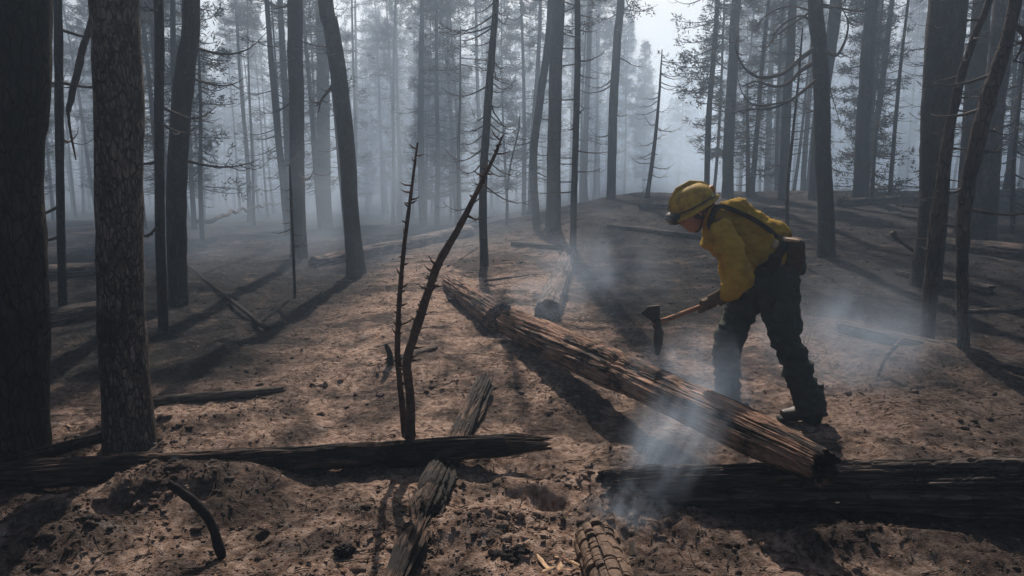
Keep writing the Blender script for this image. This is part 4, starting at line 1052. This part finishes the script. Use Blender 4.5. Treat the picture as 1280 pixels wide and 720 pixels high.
for q in range(len(prof) - 1):
    for j in range(ns_): k = (j + 1) % ns_; a = st + q * ns_; F.append((a + j, a + ns_ + j, a + ns_ + k, a + k))
Vw = np.array(V) @ R3.T + np.array(tuple(HC))
helmet = place_child('helmet', mesh('helmet', Vw, F, 'helmet'))
def hpart(name, fn, m, vox=None):
    b = MB(); fn(b); me = b.me(name, m); return place_child(name, me, helmet)
hpart('helmet_ridge', lambda b: b.tube([hl(-.13, 0, .045), hl(-.105, 0, .10), hl(-.05, 0, .138), hl(.03, 0, .140), hl(.085, 0, .105), hl(.112, 0, .06)], .016, 10, ref=tuple(sdir), ell=.010), 'helmet')
hpart('headband', lambda b: b.tube([hl(.129 * math.cos(a) - .008, .109 * math.sin(a), .032 + .004 * math.cos(a)) for a in np.linspace(0, 2 * PI, 33)], .009, 8, ref=tuple(udir), ell=.004), 'goggle')
hpart('rear_lamp_pack', lambda b: b.ball(hl(-.132, 0, .048), (.020, .034, .022), R3, 16, 10, box=.5), 'helmet_band')
hpart('goggles', lambda b: b.ball(hl(.122, 0, .016), (.030, .080, .034), R3, 22, 14, box=.7), 'goggle')
hpart('goggle_lens', lambda b: b.ball(hl(.142, 0, .014), (.016, .066, .024), R3, 20, 12, box=.7), 'lens')
hpart('chin_strap', lambda b: (b.tube(spline([hl(-.02, -.102, .02), hl(.0, -.086, -.045), hl(.038, -.045, -.105), hl(.045, 0, -.115)], 14), .004, 6), b.tube(spline([hl(-.02, .102, .02), hl(.0, .086, -.045), hl(.038, .045, -.105), hl(.045, 0, -.115)], 14), .004, 6)), 'strap')
# tool: wooden handle, blade and hoe head
TH = W(821, 404, 3.90); TE = W(926, 364, 3.93); td = (TE - TH).normalized()
tool = empty('fire_axe', TH, 'fire tool with black two-sided head and reddish wooden handle held by the firefighter', 'tool')
b = MB(); qa = spline([tuple(TH - td * .02) + (.015,), tuple(TH.lerp(TE, .3)) + (.0138,), tuple(TH.lerp(TE, .7)) + (.0125,), tuple(TE + td * .03) + (.015,)], 24)
b.tube(qa[:, :3], qa[:, 3], 12, ref=REF, ell=qa[:, 3] * 1.2)
place_child('handle', b.me('handle', 'handle'), tool, TH)
b = MB()       # head: eye, axe blade up, grub hoe down
Tn = Vector((-td.z, 0, td.x))       # across the handle, upwards
b.ball(TH, (.024, .020, .034), None, 16, 12, box=.7)
def plate(P2, th):
    n = len(P2); V = []
    for sgn, k in ((-1, 1), (1, 1)):
        for (u, v, t_) in P2: V.append(tuple(TH + td * u + Tn * v + Vector((0, 1, 0)) * sgn * t_))
    F = [tuple(range(n)), tuple(range(2 * n - 1, n - 1, -1))] + [(i, i + n, (i + 1) % n + n, (i + 1) % n) for i in range(n)]
    b.add(V, F)
plate([(-.016, .01, .013), (-.038, .045, .006), (-.064, .085, .002), (-.012, .104, .002), (.046, .088, .003), (.030, .040, .008), (.014, .01, .013)], .01)
plate([(-.014, -.01, .013), (-.036, -.05, .012), (-.058, -.105, .020), (-.066, -.160, .024), (-.048, -.168, .024), (-.008, -.110, .020), (.018, -.055, .014), (.012, -.01, .013)], .01)
place_child('tool_head', b.me('tool_head', 'steel', False), tool, TH)
# gloves: palm, four fingers closing round the handle, thumb
def glove(c, wrist, side, name='glove'):
    b = MB(); c = Vector(c); wv = Vector(wrist) - c
    up = (wv - td * wv.dot(td)).normalized(); sd = td.cross(up)
    pc = c + up * .030 + td * .004
    b.tube([c + up * .018 - td * .036, c + up * .022, c + up * .018 + td * .038], [.026, .030, .026], 14, ref=tuple(sd), ell=.024)
    b.tube([pc, pc + (Vector(wrist) - pc) * .5, Vector(wrist)], [.036, .034, .038], 14, ref=REF, ell=[.026, .030, .036])
    for i, (o_, r_, sp) in enumerate(((-.034, .0112, 3.9), (-.012, .0118, 4.2), (.010, .0115, 4.1), (.031, .0100, 3.7))):
        P = []
        for k in range(9):
            a = .5 + sp * k / 8; rr = .0265 + .004 * math.sin(k * 1.6)
            P.append(c + td * (o_ - .006 * k / 8) + up * rr * math.cos(a) + sd * side * rr * math.sin(a))
        b.tube(P, np.linspace(r_ * 1.1, r_ * .82, 9), 10, ref=tuple(td)); b.ball(P[-1], r_ * .82, None, 8, 6)
    P = [pc - td * .020 - sd * side * .012, c - td * .044 + up * .018 - sd * side * .024, c - td * .058 + up * .0 - sd * side * .026, c - td * .062 - up * .016 - sd * side * .018]
    b.tube(spline(P, 9), np.linspace(.015, .010, 9), 10, ref=REF); b.ball(P[-1], .010, None, 8, 6)
    place_child(name, voxel(b.me('tmp', 'glove'), .004, 1, name, 'glove'))
glove(TH.lerp(TE, .62), W(904, 368, 3.87), -1)
glove(TH.lerp(TE, .86), W(917, 363, 4.08), 1)

# ------------------------------------------------------------------ the air: one box of haze, and puffs of denser smoke
def haze():
    V = np.array([(x, y, z) for x in (-150, 150) for y in (-20, 160) for z in (-4.0, 15.6)], float)
    F = [(0, 1, 3, 2), (4, 6, 7, 5), (0, 4, 5, 1), (2, 3, 7, 6), (0, 2, 6, 4), (1, 5, 7, 3)]
    m = bpy.data.materials.new('haze'); m.use_nodes = True; t = m.node_tree; t.nodes.remove(t.nodes['Principled BSDF'])
    v = t.nodes.new('ShaderNodeVolumePrincipled'); v.inputs['Color'].default_value = (.575, .765, 1.0, 1); v.inputs['Density'].default_value = HAZE_D; v.inputs['Anisotropy'].default_value = .55
    t.links.new(v.outputs[0], t.nodes['Material Output'].inputs['Volume'])
    tag(obj('haze', mesh('haze', V, F, m, False)), 'thin blue smoke haze filling the whole forest', None, None, 'stuff')
HAZE_D = .0062
haze()
def smoke(px, py, Y, r, dens, label, scale=3.0, thr=.42, rot=(0, 0, 0), aniso=.3, col=(.65, .81, 1.0), steps=1.0):
    c = at(px, py, Y)
    b = MB(); b.ball((0, 0, 0), 1.0, None, 20, 14)
    steps = 0
    m = bpy.data.materials.new('smoke'); m.use_nodes = True; t = m.node_tree; t.nodes.remove(t.nodes['Principled BSDF'])
    N, Lk = t.nodes, t.links
    tc = N.new('ShaderNodeTexCoord'); ln = N.new('ShaderNodeVectorMath'); ln.operation = 'LENGTH'; Lk.new(tc.outputs['Object'], ln.inputs[0])
    fo = N.new('ShaderNodeMapRange'); fo.interpolation_type = 'SMOOTHSTEP'; fo.inputs[1].default_value = 1.0; fo.inputs[2].default_value = .1; Lk.new(ln.outputs['Value'], fo.inputs[0])
    nz = N.new('ShaderNodeTexNoise'); nz.inputs['Scale'].default_value = scale; nz.inputs['Detail'].default_value = 3; nz.inputs['Distortion'].default_value = .35
    ad = N.new('ShaderNodeVectorMath'); ad.operation = 'ADD'; ad.operation = 'MULTIPLY_ADD'; ad.inputs[1].default_value = (1.5, 1.5, .9); ad.inputs[2].default_value = (px * .01, py * .01, Y); Lk.new(tc.outputs['Object'], ad.inputs[0]); Lk.new(ad.outputs[0], nz.inputs['Vector'])
    mr = N.new('ShaderNodeMapRange'); mr.interpolation_type = 'SMOOTHSTEP'; mr.inputs[1].default_value = thr; mr.inputs[2].default_value = thr + .3; Lk.new(nz.outputs['Fac'], mr.inputs[0])
    mu = N.new('ShaderNodeMath'); mu.operation = 'MULTIPLY'; Lk.new(fo.outputs[0], mu.inputs[0]); Lk.new(mr.outputs[0], mu.inputs[1])
    m2 = N.new('ShaderNodeMath'); m2.operation = 'MULTIPLY'; m2.inputs[1].default_value = dens; Lk.new(mu.outputs[0], m2.inputs[0])
    v = N.new('ShaderNodeVolumePrincipled'); v.inputs['Color'].default_value = (*col, 1); v.inputs['Anisotropy'].default_value = aniso
    Lk.new(m2.outputs[0], v.inputs['Density']); Lk.new(v.outputs[0], N['Material Output'].inputs['Volume'])
    o = obj('smoke', b.me('smoke', m)); o.location = c; o.scale = r if hasattr(r, '__len__') else (r, r, r); o.rotation_euler = rot
    tag(o, label, 'smoke', None, 'stuff'); return o
smoke(838, 560, 2.92, (.24, .24, .48), 3.4, 'thick white smoke curling up over the end of the black right log', 2.2, .36, (0, .45, 0))
smoke(785, 640, 2.75, (.22, .16, .16), 4.5, 'thin smoke drifting off the soil above the block-cracked log', 3, .40)
smoke(1060, 425, 4.6, (.85, .5, .62), .95, 'soft smoke puff rising behind the firefighter legs', 1.8, .36)
smoke(660, 372, 6.1, (.60, .35, .30), .9, 'smoke rising from the break in the long log', 2, .38)
smoke(740, 330, 6.5, (.9, .7, .7), .55, 'bluish smoke drifting right of the pale ashy log', 1.8, .36)
smoke(880, 480, 3.7, (.5, .35, .40), 1.9, 'faint smoke round the firefighter front leg', 1.8, .38)
smoke(220, 592, 3.1, (.05, .05, .11), 6.0, 'wisp of smoke over the level foreground log beside the bent stick', 2.5, .35)
smoke(390, 290, 11, (5.5, 3.4, 1.9), .11, 'wide blue smoke bank over the left ash ground', 1.6, .34)
smoke(640, 200, 46, (62, 29, 15), .034, 'great bank of pale blue smoke filling the far stand', 2.2, .25)
smoke(1060, 190, 34, (15, 9, 8), .09, 'pale smoke glowing behind the crest trunks at right', 1.8, .25)
smoke(480, 140, 24, (11, 6, 6), .08, 'tall pale smoke column among the left and centre trees', 1.5, .36)
smoke(850, 205, 26, (3.0, 2.5, 2.0), .4, 'bright smoke puff beyond the crest by the helmet', 1.6, .34)
